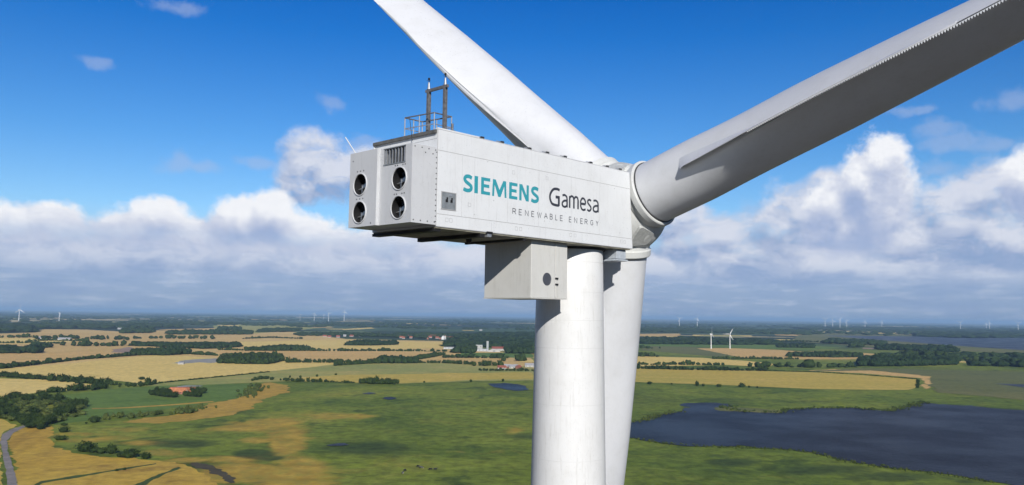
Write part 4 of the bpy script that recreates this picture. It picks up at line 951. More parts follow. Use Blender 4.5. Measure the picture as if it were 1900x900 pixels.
hedge([(405, 649.5), (480, 651), (620, 651.5), (720, 651.5), (830, 652.5)], 5, 'long straight hedge between two tan fields')
hedge([(770, 673.5), (824, 673.8), (880, 677)], 5, 'hedge below the small tan field')
hedge([(770, 668), (800, 663), (824, 658.5)], 7, 'slanting tree line left of the factory')
hedge([(820, 664), (860, 664), (900, 664.5), (940, 665)], 7, 'tree line in front of the factory field')
hedge([(880, 679.5), (905, 679), (940, 678.5)], 8, 'dark tree line by the farm beside the tower', wid=10)
hedge([(893, 688), (930, 688), (990, 688)], 3.5, 'garden trees in front of the farm beside the tower', wid=8)
hedge([(936, 670), (955, 670), (975, 670)], 9, 'trees behind the farm beside the tower', wid=10)
hedge([(-60, 626.5), (0, 626.8), (70, 626.5)], 9, 'far tree line on the far left field')
hedge([(72, 630), (120, 628), (180, 630), (233, 631)], 12, 'far village trees on the left', wid=40)
hedge([(50, 633), (100, 632), (165, 633.5)], 6, 'far thin hedge at left')
hedge([(0, 637), (60, 636.5), (118, 638)], 5, 'far low hedge left of the small clump')
hedge([(118, 640.5), (140, 640.8)], 11, 'small far tree clump', wid=20)
hedge([(143, 643), (180, 641.5), (225, 642)], 10, 'far loose tree line', wid=30, gap=.1)
hedge([(242, 629), (300, 628), (384, 629.5)], 11, 'far tree line above the big grove', wid=30)
hedge([(450, 629), (500, 627), (560, 629)], 6, 'far thin hedge in the middle')
hedge([(470, 706), (490, 703), (510, 703.5)], 3, 'small bushes at the start of the marsh edge', wid=3, gap=.4)
hedge([(1100, 676), (1183, 677), (1250, 677), (1345, 678)], 5, 'dark hedge right of the tower, upper of two')
hedge([(1100, 684), (1183, 684.5), (1300, 687), (1425, 688.5)], 5.5, 'long dark hedge along the golden barley', wid=5)
hedge([(1425, 688), (1500, 690), (1600, 696), (1700, 704)], 1.3, 'thin grass line along the barley edge', wid=2)
hedge([(1703, 705), (1702, 720)], 1.0, 'thin hedge at the barley field end', wid=2)
hedge([(1325, 666.5), (1400, 666), (1480, 667)], 5, 'thin hedge under the orange stubble')
hedge([(1183, 662), (1205, 661.5), (1224, 662.5)], 8, 'small tree clump beside the blade', wid=10)
hedge([(1183, 646), (1200, 646.5), (1214, 646.5)], 6, 'few far trees beside the blade', wid=15)
hedge([(1440, 634), (1480, 634), (1520, 635)], 7, 'far tree line above the green meadow')
hedge([(1390, 681), (1440, 681), (1500, 681.5), (1545, 682), (1588, 681)], 9.5, 'row of dark trees behind the barley', wid=12)
hedge([(1620, 663), (1700, 664), (1760, 666)], 11, 'wood edge right of the centre', wid=25)
hedge([(1790, 671), (1812, 671.5)], 10, 'two clumps in the pale clearing', wid=12)
wood([(0, 656), (68, 656), (75, 653), (50, 650), (-200, 651), (-200, 660)], 10, 'dark wood at the left edge behind the stubble', 260)
wood([(62, 646), (94, 645.5), (94, 643), (64, 643.5)], 8, 'small low grove right of the left-edge wood', 60)
wood([(246, 659), (300, 660), (352, 657.5), (345, 654), (290, 653), (245, 656)], 8.5, 'dark wood at the top of the largest wheat field', 260)
wood([(240, 642), (300, 644), (380, 648), (446, 644), (440, 641), (330, 640.5), (250, 640.5)], 8, 'long wood in the middle of the tan fields', 380)
wood([(395, 674.5), (497, 676.5), (529, 669), (500, 665), (440, 667)], 9, 'angular wood jutting into the largest wheat field', 420, m='leaf')
wood([(310, 621), (468, 621), (466, 618), (400, 616.5), (312, 617.5)], 12, 'far long wood behind the tan fields', 300)
wood([(405, 612.5), (448, 612.5), (446, 610.5), (407, 610.5)], 14, 'small far wood', 80)
wood([(455, 651), (520, 651), (582, 650), (560, 648.5), (500, 648)], 9, 'wood along the straight hedge', 200)
wood([(642, 641), (690, 641.5), (739, 640), (730, 637.5), (660, 637.5)], 9, 'oval grove inside the tan field', 200)
wood([(700, 674.5), (770, 674.5), (772, 671), (740, 670), (705, 671)], 9, 'grove at the end of the straight hedge', 200)
wood([(222, 619), (285, 618), (283, 614), (230, 614)], 14, 'far wood with a farm at left', 160)
wood([(548, 623.5), (640, 624), (735, 626), (735, 622), (640, 619), (552, 619)], 9, 'trees around the far village', 300, fill=.5)
wood([(735, 627), (850, 629), (850, 622), (780, 620), (735, 620)], 9, 'trees among the red village roofs', 300, fill=.5)
wood([(824, 643), (905, 645), (990, 645), (990, 619), (900, 621), (846, 624), (840, 633)], 10, 'broad green wood behind the factory', 900, fill=.85)
wood([(940, 656), (990, 657), (990, 646), (936, 646)], 10, 'trees right of the factory', 220)
wood([(838, 655), (880, 656), (884, 652), (860, 648), (846, 650)], 10, 'trees in front of the factory hall', 160)
wood([(-300, 617), (58, 617), (60, 610), (40, 603), (-300, 605)], 14, 'dark forest at the far left', 500)
wood([(60, 610), (230, 610), (330, 608), (330, 603), (60, 603)], 13, 'far forest belt at left', 400, fill=.9)
wood([(480, 617), (545, 616), (560, 611), (490, 612)], 11, 'far mixed wood before the village', 160)
wood([(1592, 680), (1680, 680), (1775, 677), (1776, 671), (1700, 668), (1620, 668), (1596, 672)], 9.5, 'dense dark wood behind the right marsh', 460)
wood([(1640, 667), (1800, 668), (1900, 672), (2200, 680), (2200, 668), (1900, 660), (1780, 660), (1640, 660)], 9, 'broad dark wood at the right', 700, fill=.42)
wood([(1780, 678), (1900, 682), (2200, 690), (2200, 682), (1900, 676), (1840, 675)], 10, 'trees at the right edge behind the marsh', 260, fill=.8)
wood([(1462, 662), (1550, 663.5), (1600, 663), (1560, 659), (1475, 659)], 8, 'dark copse beside the orange strip', 220)
wood([(1444, 645), (1510, 646), (1508, 642), (1446, 641.5)], 8, 'flat copse in the far meadow', 160)
wood([(1526, 637), (1575, 640), (1640, 641), (1640, 637), (1600, 634), (1540, 632)], 12, 'far wood left of the distant lake', 220)
wood([(1577, 645), (1600, 645), (1600, 642.5), (1578, 642.5)], 14, 'small far clump before the lake', 50)
wood([(1627, 649), (1775, 654), (1775, 650), (1700, 646), (1630, 645)], 10, 'long dark wood before the distant lake', 280)
wood([(1187, 639), (1300, 640), (1440, 640), (1440, 634), (1300, 630), (1187, 630)], 10, 'dark far woods around the small turbines', 500, fill=.7)
wood([(1187, 617), (1300, 618), (1500, 622), (1500, 616), (1300, 612), (1187, 610)], 13, 'far forest belt right of the tower', 400, fill=.8)
wood([(1705, 625), (1800, 627.5), (1875, 627), (1900, 622), (1760, 618), (1700, 620)], 14, 'forest on the far shore of the distant lake', 300)
wood([(1900, 624), (2300, 632), (2300, 618), (1500, 606), (1480, 611), (1700, 617)], 14, 'forest on the far right horizon', 500, fill=.8)
# far woods strewn over the plain towards the horizon
it = []
for _ in range(420):
    px, py = RNG.uniform(-400, 2300), 597+RNG.uniform(-6, 14)+(RNG.uniform(-400, 2300)-950)*0
    py = 588+(px-950)*.0138+RNG.uniform(4.2, 24)**1.0
    if py > 588+(px-950)*.0138+28: continue
    c = G(px, py)[:2]; dist = np.linalg.norm(c)
    for _k in range(int(RNG.uniform(5, 16))):
        q = c+RNG.normal(size=2)*np.array([dist*.014, dist*.02]); it.append((q[0], q[1], RNG.uniform(14, 30)*dist/6000, RNG.uniform(8, 16)))
scatter('distant_woodland', it, LOW, L['farleaf'], 'scattered dark woods fading into the blue distance', 'woodland')

wood([(-60, 742), (30, 738), (90, 745), (150, 752), (160, 768), (120, 782), (60, 796), (20, 786), (-60, 770)], 3.2, 'low dark scrub between the trees of the grove by the lane', 330, m='scrub', name='scrub', cat='scrub', fill=.34)
hedge([(1174, 784), (1199, 780), (1222, 770), (1257, 764)], 1.3, 'reeds on the left shore of the large lake', wid=6, m='scrub', name='reed_fringe', cat='reeds')
hedge([(1359, 752), (1340, 757), (1378, 764), (1448, 767), (1460, 760.5), (1510, 758), (1580, 757), (1651, 763), (1682, 755), (1713, 747)], 1.5, 'reed fringe on the far shore of the large lake', wid=7, m='scrub', name='reed_fringe', cat='reeds', gap=.25)
hedge([(1176, 813), (1230, 823), (1316, 829), (1432, 833), (1510, 840), (1569, 856), (1647, 868), (1744, 879), (1841, 895)], .9, 'reed fringe on the near shore of the large lake', wid=5, m='scrub', name='reed_fringe', cat='reeds', gap=.3)
# individual trees and bushes that can be told apart
def crown_mesh(i, temps, nm): 
    v, f = temps[i]; me = bpy.data.meshes.new(nm); quick_mesh(me, v*np.array([1, 1, 1.0]), f, 3); me.materials.append(L['leaf']); return me
CR = [crown_mesh(i, LEAFY, 'crown') for i in range(5)]
tm_ = MB(); tm_.lathe((0, 0, 0), (0, 0, 1), [(-.15, .07), (0, .06), (.10, .045), (.45, .03)], n=8)
for a in range(4):
    tm_.tube((0, 0, .12), (.22*math.cos(a*1.6), .22*math.sin(a*1.6), .42), .025, .01, n=5)
_t = tm_.build('trunk', L['bark']); TRUNK = _t.data; bpy.data.objects.remove(_t)
def tree(px, py, r, h, label, cat='tree', name='tree', group=None):
    g = G(px, py); e = empty(name, tuple(g)); tag(e, label, cat, group)
    c = bpy.data.objects.new('crown', CR[RNG.integers(5)]); COL.objects.link(c); c.parent = e; bush = cat == 'bush'
    c.scale = (r, r*RNG.uniform(.85, 1.15), h*(.98 if bush else .90)); c.location = (0, 0, -.05*h if bush else h*.10); c.rotation_euler = (0, 0, RNG.uniform(0, 6.28))
    t = bpy.data.objects.new('trunk', TRUNK); COL.objects.link(t); t.parent = e; t.scale = (h, h, h)
    return e
F = lambda x, y: (x/4.285, 690+y/4.285)
GROVE = [(20, 262), (60, 240), (110, 212), (150, 225), (200, 232), (240, 240), (300, 240), (330, 200), (370, 220), (410, 240), (470, 238), (520, 258), (560, 275), (600, 280), (640, 290), (670, 276), (20, 310), (60, 312), (-30, 290), (-60, 250), (-20, 330), (-70, 310), (30, 340), (70, 358), (110, 378), (160, 396), (115, 335), (200, 388), (230, 338), (270, 348), (300, 358), (250, 405), (300, 408), (350, 358), (390, 320), (430, 310), (470, 338), (510, 318), (550, 310), (490, 356), (440, 378), (400, 408), (340, 428), (290, 436), (220, 440), (250, 449), (380, 420), (320, 450), (558, 338), (530, 350), (90, 270), (150, 270), (200, 275), (330, 260), (380, 262), (180, 420), (5, 370)]
GROVE = [g for g in GROVE if g not in ((200, 275), (150, 270), (300, 358), (230, 338), (350, 358), (390, 320)) and not (120 < g[0] < 460 and 245 < g[1] < 345)]
for x, y in GROVE:
    tree(*F(x, y), RNG.uniform(3.6, 5.2), RNG.uniform(5, 8), 'rounded dark green tree in the crowded grove beside the grey lane', group='trees of the grove by the lane')
for (x, y, w_, h_, lab) in ((505, 480, 80, 38, 'lone bush at the top corner of the ochre field, nearest the pasture'), (480, 543, 90, 36, 'flat bush on the left edge of the ochre field bend'),
        (510, 428, 46, 20, 'tiny bush beside the grove corner'), (755, 402, 84, 44, 'rounded bush at the left end of the low scrub line'), (322, 458, 56, 28, 'small bush at the foot of the grove'),
        (680, 632, 140, 66, 'broadest left bush of the foreground bush row'), (745, 640, 80, 40, 'second bush from the left in the foreground row'), (805, 648, 80, 40, 'low middle bush of the foreground row'),
        (888, 650, 84, 68, 'tallest bush of the foreground row'), (1022, 682, 165, 62, 'widest flat bush near the right of the foreground row'), (955, 676, 60, 34, 'small bush tucked against the widest foreground bush'),
        (1158, 692, 78, 46, 'rightmost bush of the foreground row'), (1130, 62, 56, 22, 'small pointed bush alone in the largest wheat field'), (928, 790, 28, 16, 'tiny left bush on the grass strip in the ochre field'), (988, 782, 28, 18, 'tiny right bush on the grass strip in the ochre field'),
        (685, 412, 24, 12, 'tiny shrub just left of the rounded scrub-line bush')):
    px, py = F(x, y); dd = np.linalg.norm(G(px, py)-EYE)/FPX/4.285; tree(px, py, w_*dd/2, h_*dd*1.05, lab, 'bush', 'bush')
Z2 = lambda x, y: (270+x/14.6, 710+y/14.6)
for x, y in ((140, 345), (210, 345), (290, 358), (370, 375), (440, 385), (520, 392), (600, 402), (680, 408), (760, 415), (815, 405), (300, 300), (400, 300), (480, 300), (560, 325), (640, 350)):
    tree(*Z2(x, y), RNG.uniform(2.6, 3.6), RNG.uniform(5, 7.5), 'dark shelter tree standing left of the orange-roofed farmhouse', group='farm trees on the left')
for x, y in ((1055, 378), (1130, 378), (1200, 385), (1280, 388), (1350, 398), (1420, 398), (1480, 380), (1250, 300), (1320, 300), (1400, 310), (1490, 300)):
    tree(*Z2(x, y), RNG.uniform(2.6, 3.6), RNG.uniform(5, 7.5), 'dark shelter tree standing right of the orange-roofed farmhouse', group='farm trees on the right')
for x, y in ((1545, 298), (1595, 282)):
    tree(*Z2(x, y), 3.2, 6, 'tree of the detached pair at the right end of the farm', group='detached pair of farm trees')
for (px, py, w_, h_, lab) in ((1205, 713, 11, 5, 'round bush at the barley edge beside the blade'), (1246, 713.5, 4, 3, 'tiny bush between the blade and the bigger barley-edge bushes'), (1293.6, 716, 9, 8, 'tallest bush at the lower barley edge'),
        (1305, 717, 6, 5, 'bush just right of the tallest barley-edge bush'), (1334, 718, 12, 5, 'wide low bush at the lower barley edge'), (1376, 718.5, 13, 7, 'broad dark bush furthest right of the big barley-edge bushes'),
        (1390, 719, 5, 3, 'little bush touching the broad dark barley-edge bush'), (1405, 720, 5, 3, 'little bush furthest right on the barley edge'),
        (787, 710, 4, 3, 'small bush at the marsh edge left of the pond'), (874, 709, 6, 5, 'bush at the marsh edge above the pond'), (933, 708, 6, 5, 'bush directly behind the blue pond'), (700, 703, 6, 4, 'bush in the golden strip above the tall clump'),
        (468, 707, 6, 4, 'leftmost single bush on the marsh edge'), (504, 705, 9, 5, 'oval bush second on the marsh edge'), (538, 701, 4, 4, 'upright little bush above the patchy hedge'), (557, 702, 5, 5, 'slim bush above the patchy hedge'), (588, 699, 5, 4, 'bush above the right part of the patchy hedge'), (623, 696, 5, 3, 'bush on the line inside the golden crop'),
        (1507, 656.5, 5, 4, 'small tree left of the dark copse')):
    dd = np.linalg.norm(G(px, py)-EYE)/FPX; tree(px, py, w_*dd/2, h_*dd*1.1, lab, 'bush', 'bush')

# ------------------------------------------------------------------ buildings
M['redroof'] = plain('red_tiles', (0.27, 0.08, 0.05), 0.75, var=0.3, scale=.6)
M['orangeroof'] = plain('orange_tiles', (0.46, 0.165, 0.07), 0.75, var=0.25, scale=.6)
M['greyroof'] = plain('grey_fibre_roof', (0.30, 0.30, 0.31), 0.7, var=0.2, scale=.4)
M['whitewall'] = plain('white_render', (0.42, 0.41, 0.385), 0.7, var=0.08, scale=.4)
M['brick'] = plain('red_brick', (0.30, 0.13, 0.09), 0.8, var=0.2, scale=1.2)
M['glass'] = plain('window_glass', (0.03, 0.04, 0.05), 0.1)
M['housewall'] = plain('dull_house_wall', (0.34, 0.31, 0.28), 0.8, var=0.2, scale=.5)
M['churchwall'] = plain('church_whitewash', (0.80, 0.79, 0.76), 0.7)
M['sheet'] = plain('pale_metal_sheet', (0.42, 0.44, 0.45), 0.5, var=0.08, scale=.3)
def gable(e, o, ax, w, d, h, rh, wm, rm, wins=0, chim=0, eave=.4, door=True):
    """one gabled range: o centre of the footprint, ax direction of the ridge"""
    o = np.array(o, float); ax = np.array(ax, float)/np.linalg.norm(ax); ay = np.array([-ax[1], ax[0], 0]); Z = UP
    m = MB(); c = [o-ax*w/2-ay*d/2, o+ax*w/2-ay*d/2, o+ax*w/2+ay*d/2, o-ax*w/2+ay*d/2]
    m.add(c+[p+Z*h for p in c]+[o-ax*w/2+Z*(h+rh), o+ax*w/2+Z*(h+rh)], [(0, 3, 2, 1), (0, 1, 5, 4), (2, 3, 7, 6), (1, 2, 6, 9, 5), (3, 0, 4, 8, 7), (4, 5, 9, 8), (6, 7, 8, 9)])
    wall = m.build('wall', wm, e)
    m = MB(); sl = rh/(d/2); e2 = d/2+eave; t = .22; zl = h-eave*sl+.06
    a, b = -w/2-eave, w/2+eave
    ps = lambda s, y, z: o+ax*s+ay*y+Z*z
    for sgn in (-1, 1):
        m.hexa([ps(a, 0, h+rh+.06), ps(b, 0, h+rh+.06), ps(b, sgn*e2, zl), ps(a, sgn*e2, zl), ps(a, 0, h+rh+.06+t), ps(b, 0, h+rh+.06+t), ps(b, sgn*e2, zl+t), ps(a, sgn*e2, zl+t)])
    roof = m.build('roof', rm, e)
    for k in range(chim):
        m = MB(); s = (k-(chim-1)/2)*w*.4+w*.12; m.box(ps(s-.35, -.3, h+rh-.4), ax*.7, ay*.6, Z*1.6); m.box(ps(s-.42, -.37, h+rh+1.2), ax*.84, ay*.74, Z*.12); m.build('chimney', M['brick'], roof)
    for side in (-1, 1):
        for k in range(wins):
            s = -w/2+w*(k+.5)/wins
            if door and side == -1 and k == wins//2:
                m = MB(); m.box(ps(s-.5, side*(d/2), .05)-ay*.02, ax*1.0, ay*side*.05+ay*0, Z*2.1); m.build('door', M['dark'], wall); continue
            m = MB(); m.box(ps(s-.55, side*d/2, 1.0), ax*1.1, ay*side*.04, Z*1.2); m.build('window', M['glass'], wall)
    return wall
def mk(name, px, py, label, cat='house', group=None):
    return tag(empty(name, tuple(G(px, py))), label, cat, group)
# farmhouse: three joined ranges round a yard
e = mk('farmhouse', 331, 731, 'orange tiled farmhouse with three wings among dark trees in the green pasture')
c = G(331, 731)
gable(e, c+np.array([-.5, 0, 0]), (1, .1, 0), 17, 7.5, 2.4, 3.6, M['brick'], M['orangeroof'], 5, 2)
gable(e, c+np.array([9.5, 7, 0]), (.25, 1, 0), 15, 7, 2.4, 3.4, M['whitewall'], M['orangeroof'], 4, 1)
gable(e, c+np.array([-4, 17, 0]), (1, .05, 0), 22, 6.5, 2.2, 3.0, M['brick'], M['redroof'], 5, 0)
e = mk('flagpole', 328.5, 728, 'tall thin white flagpole beside the orange farmhouse', 'flagpole')
m = MB(); o = G(328.5, 728); m.tube(o, o+UP*8.5, .07, .04, n=8); m.build('pole', M['whitewall'], e); m = MB(); m.lathe(o+UP*8.5, UP, [(0, .05), (.08, .1), (.16, .05)], n=8); m.build('finial', M['galv'], e)
# farm beside the tower
for (px, py, w_, d_, h_, rm, wm, an, lab) in ((931, 685, 13, 8, 2.8, 'redroof', 'whitewall', .1, 'red roofed house leftmost in the farm beside the tower'), (941, 683, 10, 7, 3.2, 'greyroof', 'brick', .2, 'small grey roofed brick house in the farm beside the tower'),
        (953, 683.5, 14, 8, 3.2, 'greyroof', 'whitewall', .0, 'wide grey roofed barn in the farm beside the tower'), (962, 684.5, 9, 7, 2.8, 'redroof', 'brick', .9, 'small red roofed shed right of the grey barn'), (983, 681, 16, 9, 3.2, 'greyroof', 'whitewall', .05, 'pale long barn touching the tower edge')):
    e = mk('farm_building', px, py, lab, 'farm building', 'farm buildings beside the tower'); gable(e, G(px, py), (math.cos(an), math.sin(an), 0), w_, d_, h_, 3.0, M[wm], M[rm], 3, 1 if d_ < 8 else 0)
# factory behind the woods
GF = lambda px, py: G(px, py)
X_ = np.array([1.0, 0, 0]); Y_ = np.array([0, 1.0, 0])
def block(e, px, py, w_, d_, h_, wm, rm=None, nm='hall'):
    o = G(px, py); m = MB(); m.box(o-X_*w_/2, X_*w_, Y_*d_, UP*h_); b = m.build(nm, M[wm], e)
    m = MB(); m.box(o-X_*(w_/2+.3)-Y_*.3+UP*(h_+.01), X_*(w_+.6), Y_*(d_+.6), UP*.5); m.build('roof', M[rm or wm], b)
    for k in range(int(w_/8)):
        m = MB(); m.box(o-X_*(w_/2)+X_*(w_*(k+.35)/int(w_/8))-Y_*.06+UP*h_*.45, X_*2.4, Y_*.05, UP*h_*.22); m.build('window', M['glass'], b)
e = mk('factory_hall', 889, 647, 'tall white block building left of the factory tower', 'factory'); block(e, 889, 647, 17, 14, 9, 'whitewall', 'sheet')
e = mk('factory_hall', 893, 652, 'long low pale hall in front of the factory tower', 'factory'); block(e, 893, 652, 34, 20, 5, 'sheet', 'sheet')
e = mk('factory_hall', 849, 648, 'very long low pale sheds left of the factory', 'factory'); block(e, 849, 648, 70, 24, 4.5, 'sheet', 'greyroof')
e = mk('factory_hall', 924, 651, 'red roofed hall right of the factory tower', 'factory'); gable(e, G(924, 651)+Y_*12, (1, 0, 0), 30, 18, 5, 4.5, M['whitewall'], M['redroof'], 4, 0)
e = mk('storage_hall', 917, 652.5, 'white hall with curved roof below the red hall', 'factory')
o = G(917, 652.5); m = MB(); n_ = 12; arc = [(-14+28*i/n_, 3+3.6*math.sin(math.pi*i/n_)) for i in range(n_+1)]
vs = [o+X_*x+UP*z-Y_*k for k in (0, 16) for x, z in [(-14, 0)]+arc+[(14, 0)]]; q = n_+3
m.add(vs, [(i, i+1, q+i+1, q+i) for i in range(q-1)]+[tuple(range(q)), tuple(range(2*q-1, q-1, -1))]); m.build('curved_shell', M['whitewall'], e)
m = MB(); m.box(o-X_*2.5-Y_*16.08+UP*.02, X_*5, Y_*.06, UP*3.8); m.build('gate', M['grey'], e)
e = mk('silo_tower', 904.5, 648, 'slender pale blue-grey factory tower', 'tower'); o = G(904.5, 648)
m = MB(); m.box(o-X_*2.4, X_*4.8, Y_*5, UP*19); m.build('shaft', M['sheet'], e); m = MB(); m.box(o-X_*2.8-Y_*.4+UP*19.01, X_*5.6, Y_*5.8, UP*1.4); m.build('cap', M['whitewall'], e)
m = MB(); m.box(o-X_*.4-Y_*.25, X_*.8, Y_*.2, UP*18); m.build('ladder', M['grey'], e)
# church
e = mk('church', 822.5, 630, 'bright white gabled church in the red roofed village', 'church'); o = G(822.5, 630)
gable(e, o, (.25, 1, 0), 15, 8.5, 6.5, 6.5, M['churchwall'], M['churchwall'], 3, 0, eave=.1, door=False)
m = MB(); m.box(o+X_*4.5+Y_*6, X_*4, Y_*4, UP*12); tw = m.build('bell_tower', M['whitewall'], e)
m = MB(); a_ = o+X_*4.3+Y_*5.8+UP*12; m.add([a_, a_+X_*4.4, a_+X_*4.4+Y_*4.4, a_+Y_*4.4, a_+X_*2.2+Y_*2.2+UP*4], [(0, 1, 4), (1, 2, 4), (2, 3, 4), (3, 0, 4), (3, 2, 1, 0)]); m.build('spire', M['redroof'], tw)
# village houses
def village(spots, label, group):
    for px, py, w_, rm, wm in spots:
        e = mk('village_house', px, py, label, 'house', group); an = RNG.uniform(-.4, .4)+(1.57 if RNG.random() < .3 else 0)
        gable(e, G(px, py), (math.cos(an), math.sin(an), 0), w_, w_*.62, 3.2, 4.2, M[wm], M[rm], 0, 0)
vs1, vs2, vs3 = [], [], []
for px in (744, 748, 752, 757, 763, 788, 793, 797, 801, 806, 812, 817, 829, 834, 838, 843, 847):
    vs1.append((px+RNG.uniform(-1, 1), 627.5+RNG.uniform(-3.2, 2.6), RNG.uniform(9, 15), 'redroof', 'housewall' if RNG.random() < .6 else 'brick'))
for px in (602, 611, 620, 628, 640, 652, 668, 690, 704, 716, 728):
    vs2.append((px+RNG.uniform(-2, 2), 624.5+RNG.uniform(-3, 2.2), RNG.uniform(9, 14), 'greyroof' if RNG.random() < .5 else 'redroof', 'housewall'))
for px in (1235, 1243, 1251, 1262, 1320, 1333, 1400, 1418, 1590, 1640):
    vs3.append((px+RNG.uniform(-2, 2), 632.5+(px-1235)*.012+RNG.uniform(-1, 2), RNG.uniform(11, 16), 'greyroof' if RNG.random() < .5 else 'redroof', 'housewall'))
village(vs1, 'small red roofed house in the village around the white church', 'houses around the church')
village(vs2, 'small far pale house between the trees left of the church village', 'houses of the far hamlet')
village(vs3, 'tiny pale far house between the woods right of the tower', 'far houses right of the tower')
for px, py, lab in ((892, 613.5, 'single tiny white house beyond the village wood'), (75, 629, 'pale farm in the tree line at the far left'), (120, 631, 'long white barn row in the left tree line'), (185, 629.5, 'white barn right in the left tree line'), (250, 615, 'pale farm inside the far left wood'), (222, 611, 'tiny white farm at the far forest edge'), (336, 676, 'small grey shed on the gravel patch')):
    e = mk('farm_building', px, py, lab, 'farm building'); gable(e, G(px, py), (1, .1, 0), (9 if px == 336 else 16) if px != 120 else 34, 9 if px != 336 else 5, 3.4 if px != 336 else 2, 3.4 if px != 336 else 1.5, M['whitewall'], M['greyroof'], 0, 0)

# ------------------------------------------------------------------ distant turbines
M['farwhite'] = plain('white_turbine_paint', (0.80, 0.80, 0.79), 0.5)
def far_turbine(px, py_base, hub_h, R, rot, yaw, label, group=None, dist=None, bl=3):
    """parts: tower, nacelle, hub, blades; yaw = heading of the rotor"""
    if dist is None: o = G(px, py_base)
    else:
        d = ray(px, py_base); d = d/np.hypot(d[0], d[1]); o = np.array([d[0]*dist, d[1]*dist, 0])
    e = tag(empty('wind_turbine', tuple(o)), label, 'wind turbine', group)
    f = np.array([math.sin(yaw), math.cos(yaw), 0]); s = np.array([f[1], -f[0], 0])
    k = hub_h/45.0; kk = min(k, 1.0+.55*(k-1))
    m = MB(); m.lathe(o, UP, [(0, 1.55*kk), (hub_h*.5, 1.25*kk), (hub_h-1*k, .85*kk)], n=12); m.build('tower', M['farwhite'], e, smooth=True)
    m = MB(); c = o+UP*(hub_h+.2*k); m.box(c-f*4*k-s*1.1*k-UP*1.1*k, f*6*k, s*2.2*k, UP*2.3*k); m.build('nacelle', M['farwhite'], e)
    hc = c+f*3.0*k; m = MB(); m.lathe(hc-f*1*k, f, [(0, 1.0*k), (1.2*k, 1.0*k), (2.0*k, .3*k)], n=12); m.build('hub', M['farwhite'], e, smooth=True)
    for b in range(3):
        a = rot+b*2*math.pi/3; d = s*math.cos(a)+UP*math.sin(a); t = -s*math.sin(a)+UP*math.cos(a); m = MB(); vs = []
        for r, cw, th in ((.5, .8, .6), (R*.22, 1.7, .45), (R*.6, 1.1, .25), (R, .35, .08)):
            cw *= kk*.85; th *= kk*.8; q = hc+d*r; tt = t*.9+f*.43
            vs += [q-tt*cw-f*th*.2, q+f*th, q+tt*cw*.6, q-f*th]
        m.add(vs, [(j*4+i, (j+1)*4+i, (j+1)*4+(i+1) % 4, j*4+(i+1) % 4) for j in range(3) for i in range(4)]+[(0, 1, 2, 3), (15, 14, 13, 12)])
        m.build('blade', M['farwhite'], e)
far_turbine(1319.5, 647.3, 41, 19, 1.57, 1.45, 'small white turbine seen edge-on, left of the pair by the orange field')
far_turbine(1354.5, 647.0, 41, 19, 1.05, .1, 'small white turbine with spread blades, right of the pair by the orange field')
far_turbine(35, 592, 80, 42, 1.57, .2, 'largest white turbine on the left horizon', dist=6300)
far_turbine(109.8, 590, 62, 30, .7, .9, 'smaller white turbine right of the largest on the left horizon', dist=6300)
H_ = lambda px: 577.5+max(0, px-400)*.0165
for px, hb, R_, ds, rot in ((556.6, 62, 28, 9500, .4), (583, 78, 36, 9000, 1.2), (600.8, 66, 30, 11500, 2.0), (609.7, 84, 38, 8800, .1), (638.5, 105, 50, 9500, 1.5)):
    far_turbine(px, 592, hb, R_, rot, .3, {556.6: 'faint turbine leftmost of the distant group above the hamlet', 583: 'second turbine from the left in the distant group above the hamlet', 600.8: 'faint middle turbine of the distant group above the hamlet', 609.7: 'fourth turbine of the distant group above the hamlet', 638.5: 'tallest turbine rightmost in the distant group above the hamlet'}[px], 'distant turbines above the hamlet', dist=ds)
ordn = ['first', 'second', 'third', 'fourth', 'fifth', 'sixth', 'seventh', 'eighth', 'ninth', 'tenth', 'eleventh', 'twelfth']
for i, (px, hb, ds, rot) in enumerate(((1260.5, 80, 8500, .3), (1293.6, 82, 8500, 1.2), (1531, 92, 9800, .5), (1545, 80, 9800, 1.7), (1558.5, 92, 9500, .9), (1571, 84, 10000, .2), (1605, 72, 10500, 1.4), (1636, 72, 10500, 1.1), (1782, 80, 10500, .6), (1830, 62, 11500, 1.8), (1836, 80, 10500, 1.57), (1889, 80, 10000, .35))):
    far_turbine(px, 602, hb, 38, rot, .2, ordn[i]+' pale turbine from the left along the horizon right of the tower', 'turbines on the right horizon', dist=ds)

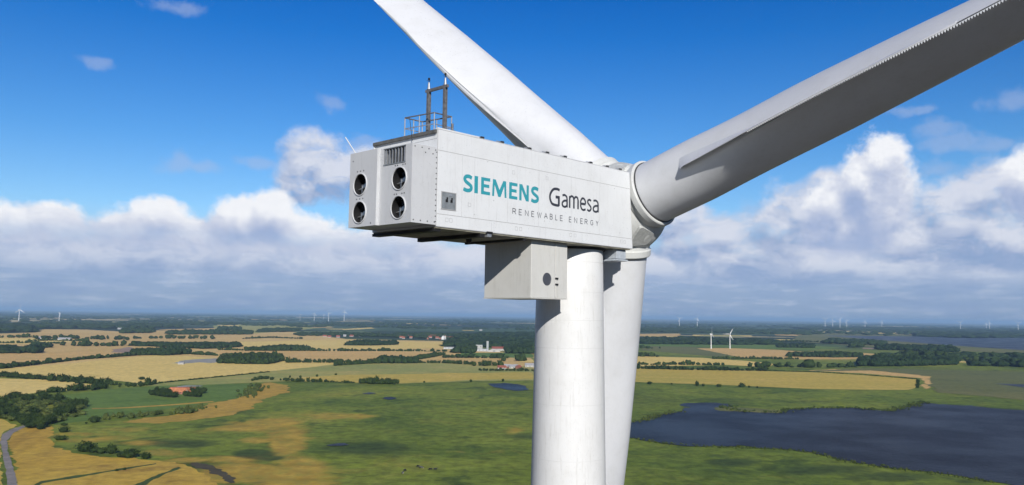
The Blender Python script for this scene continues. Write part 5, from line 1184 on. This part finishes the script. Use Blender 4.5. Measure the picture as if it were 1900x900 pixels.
# ------------------------------------------------------------------ cattle on the marsh
def coat(name, blk):
    def f(k, b):
        tc = k.new('ShaderNodeTexCoord'); n1 = k.noise(tc.outputs['Object'], 1.3, 2, 0.4)
        k.put(b.inputs['Base Color'], k.mix(k.rng(n1, .5+blk, .53+blk), C4(0.012, 0.011, 0.010), C4(0.55, 0.53, 0.48))); b.inputs['Roughness'].default_value = .7
    return mat(name, f)
M['pied'] = coat('pied_coat', .03); M['blackcoat'] = coat('black_coat', .25)
def cow(px, py, yaw, mt, label, graze=True):
    o = G(px, py); f = np.array([math.cos(yaw), math.sin(yaw), 0]); s = np.array([-f[1], f[0], 0]); P = lambda x, y, z: o+f*x+s*y+UP*z
    e = tag(empty('cow', tuple(o)), label, 'cow')
    m = MB()
    def ball(c, rx, ry, rz):
        v, fc = ICO2; m.add([c+f*p[0]*rx+s*p[1]*ry+UP*p[2]*rz for p in v], [tuple(t) for t in fc])
    ball(P(.45, 0, 1.02), .50, .30, .40); ball(P(0, 0, 1.0), .75, .34, .38); ball(P(-.55, 0, 1.08), .45, .31, .36)
    hd = P(1.25, 0, .35) if graze else P(1.25, 0, 1.35)
    m.tube(P(.75, 0, 1.12), hd+UP*.12, .24, .14, n=8); ball(hd+f*.12-UP*(.05), .27, .12, .13)
    m.tube(hd+f*.05, hd+f*.42-UP*.06, .11, .085, n=8)
    for sy in (-1, 1):
        m.tube(P(.55, sy*.18, .85), P(.55, sy*.17, .42), .12, .07, n=8); m.tube(P(.55, sy*.17, .45), P(.55, sy*.17, 0), .065, .07, n=8)
        m.tube(P(-.68, sy*.19, .95), P(-.60, sy*.19, .62), .16, .09, n=8); m.tube(P(-.60, sy*.19, .64), P(-.78, sy*.19, .44), .09, .065, n=8); m.tube(P(-.78, sy*.19, .46), P(-.74, sy*.19, 0), .06, .07, n=8)
        m.tube(hd+s*sy*.10+UP*.06, hd+s*sy*.26+UP*.08, .05, .03, n=6)
    m.tube(P(-.95, 0, 1.25), P(-1.02, 0, .55), .04, .03, n=6)
    b = m.build('body', M[mt], e, smooth=True); r = b.modifiers.new('fuse', 'REMESH'); r.mode = 'VOXEL'; r.voxel_size = .045; r.use_smooth_shade = True
cow(751, 875, 1.1, 'blackcoat', 'black cow grazing leftmost of the group on the marsh'); cow(747, 879.5, 1.3, 'pied', 'dark pied cow right below the leftmost black cow')
cow(776, 867.5, 2.6, 'blackcoat', 'black cow upper of the touching pair on the marsh'); cow(781, 869.5, .3, 'pied', 'pied cow lower of the touching pair on the marsh')
cow(799, 873, 3.0, 'blackcoat', 'black cow standing right of the touching pair'); cow(807.5, 873, .2, 'blackcoat', 'small dark cow rightmost of the group', False)

# ------------------------------------------------------------------ air
hz = bpy.data.materials.new('haze'); hz.use_nodes = True; k = NT(hz.node_tree); k.n.clear()
out = k.new('ShaderNodeOutputMaterial'); pv = k.new('ShaderNodeVolumePrincipled'); k.l.new(pv.outputs[0], out.inputs['Volume'])
pv.inputs['Color'].default_value = C4(0.44, 0.68, 1.0); pv.inputs['Density'].default_value = HAZE; pv.inputs['Anisotropy'].default_value = 0.0
m = MB(); m.box((-91000, -91000, -1.0), (182000, 0, 0), (0, 182000, 0), (0, 0, 161)); ho = m.build('haze', hz)
tag(ho, 'thin blue summer haze over the whole plain', 'haze', kind='stuff')
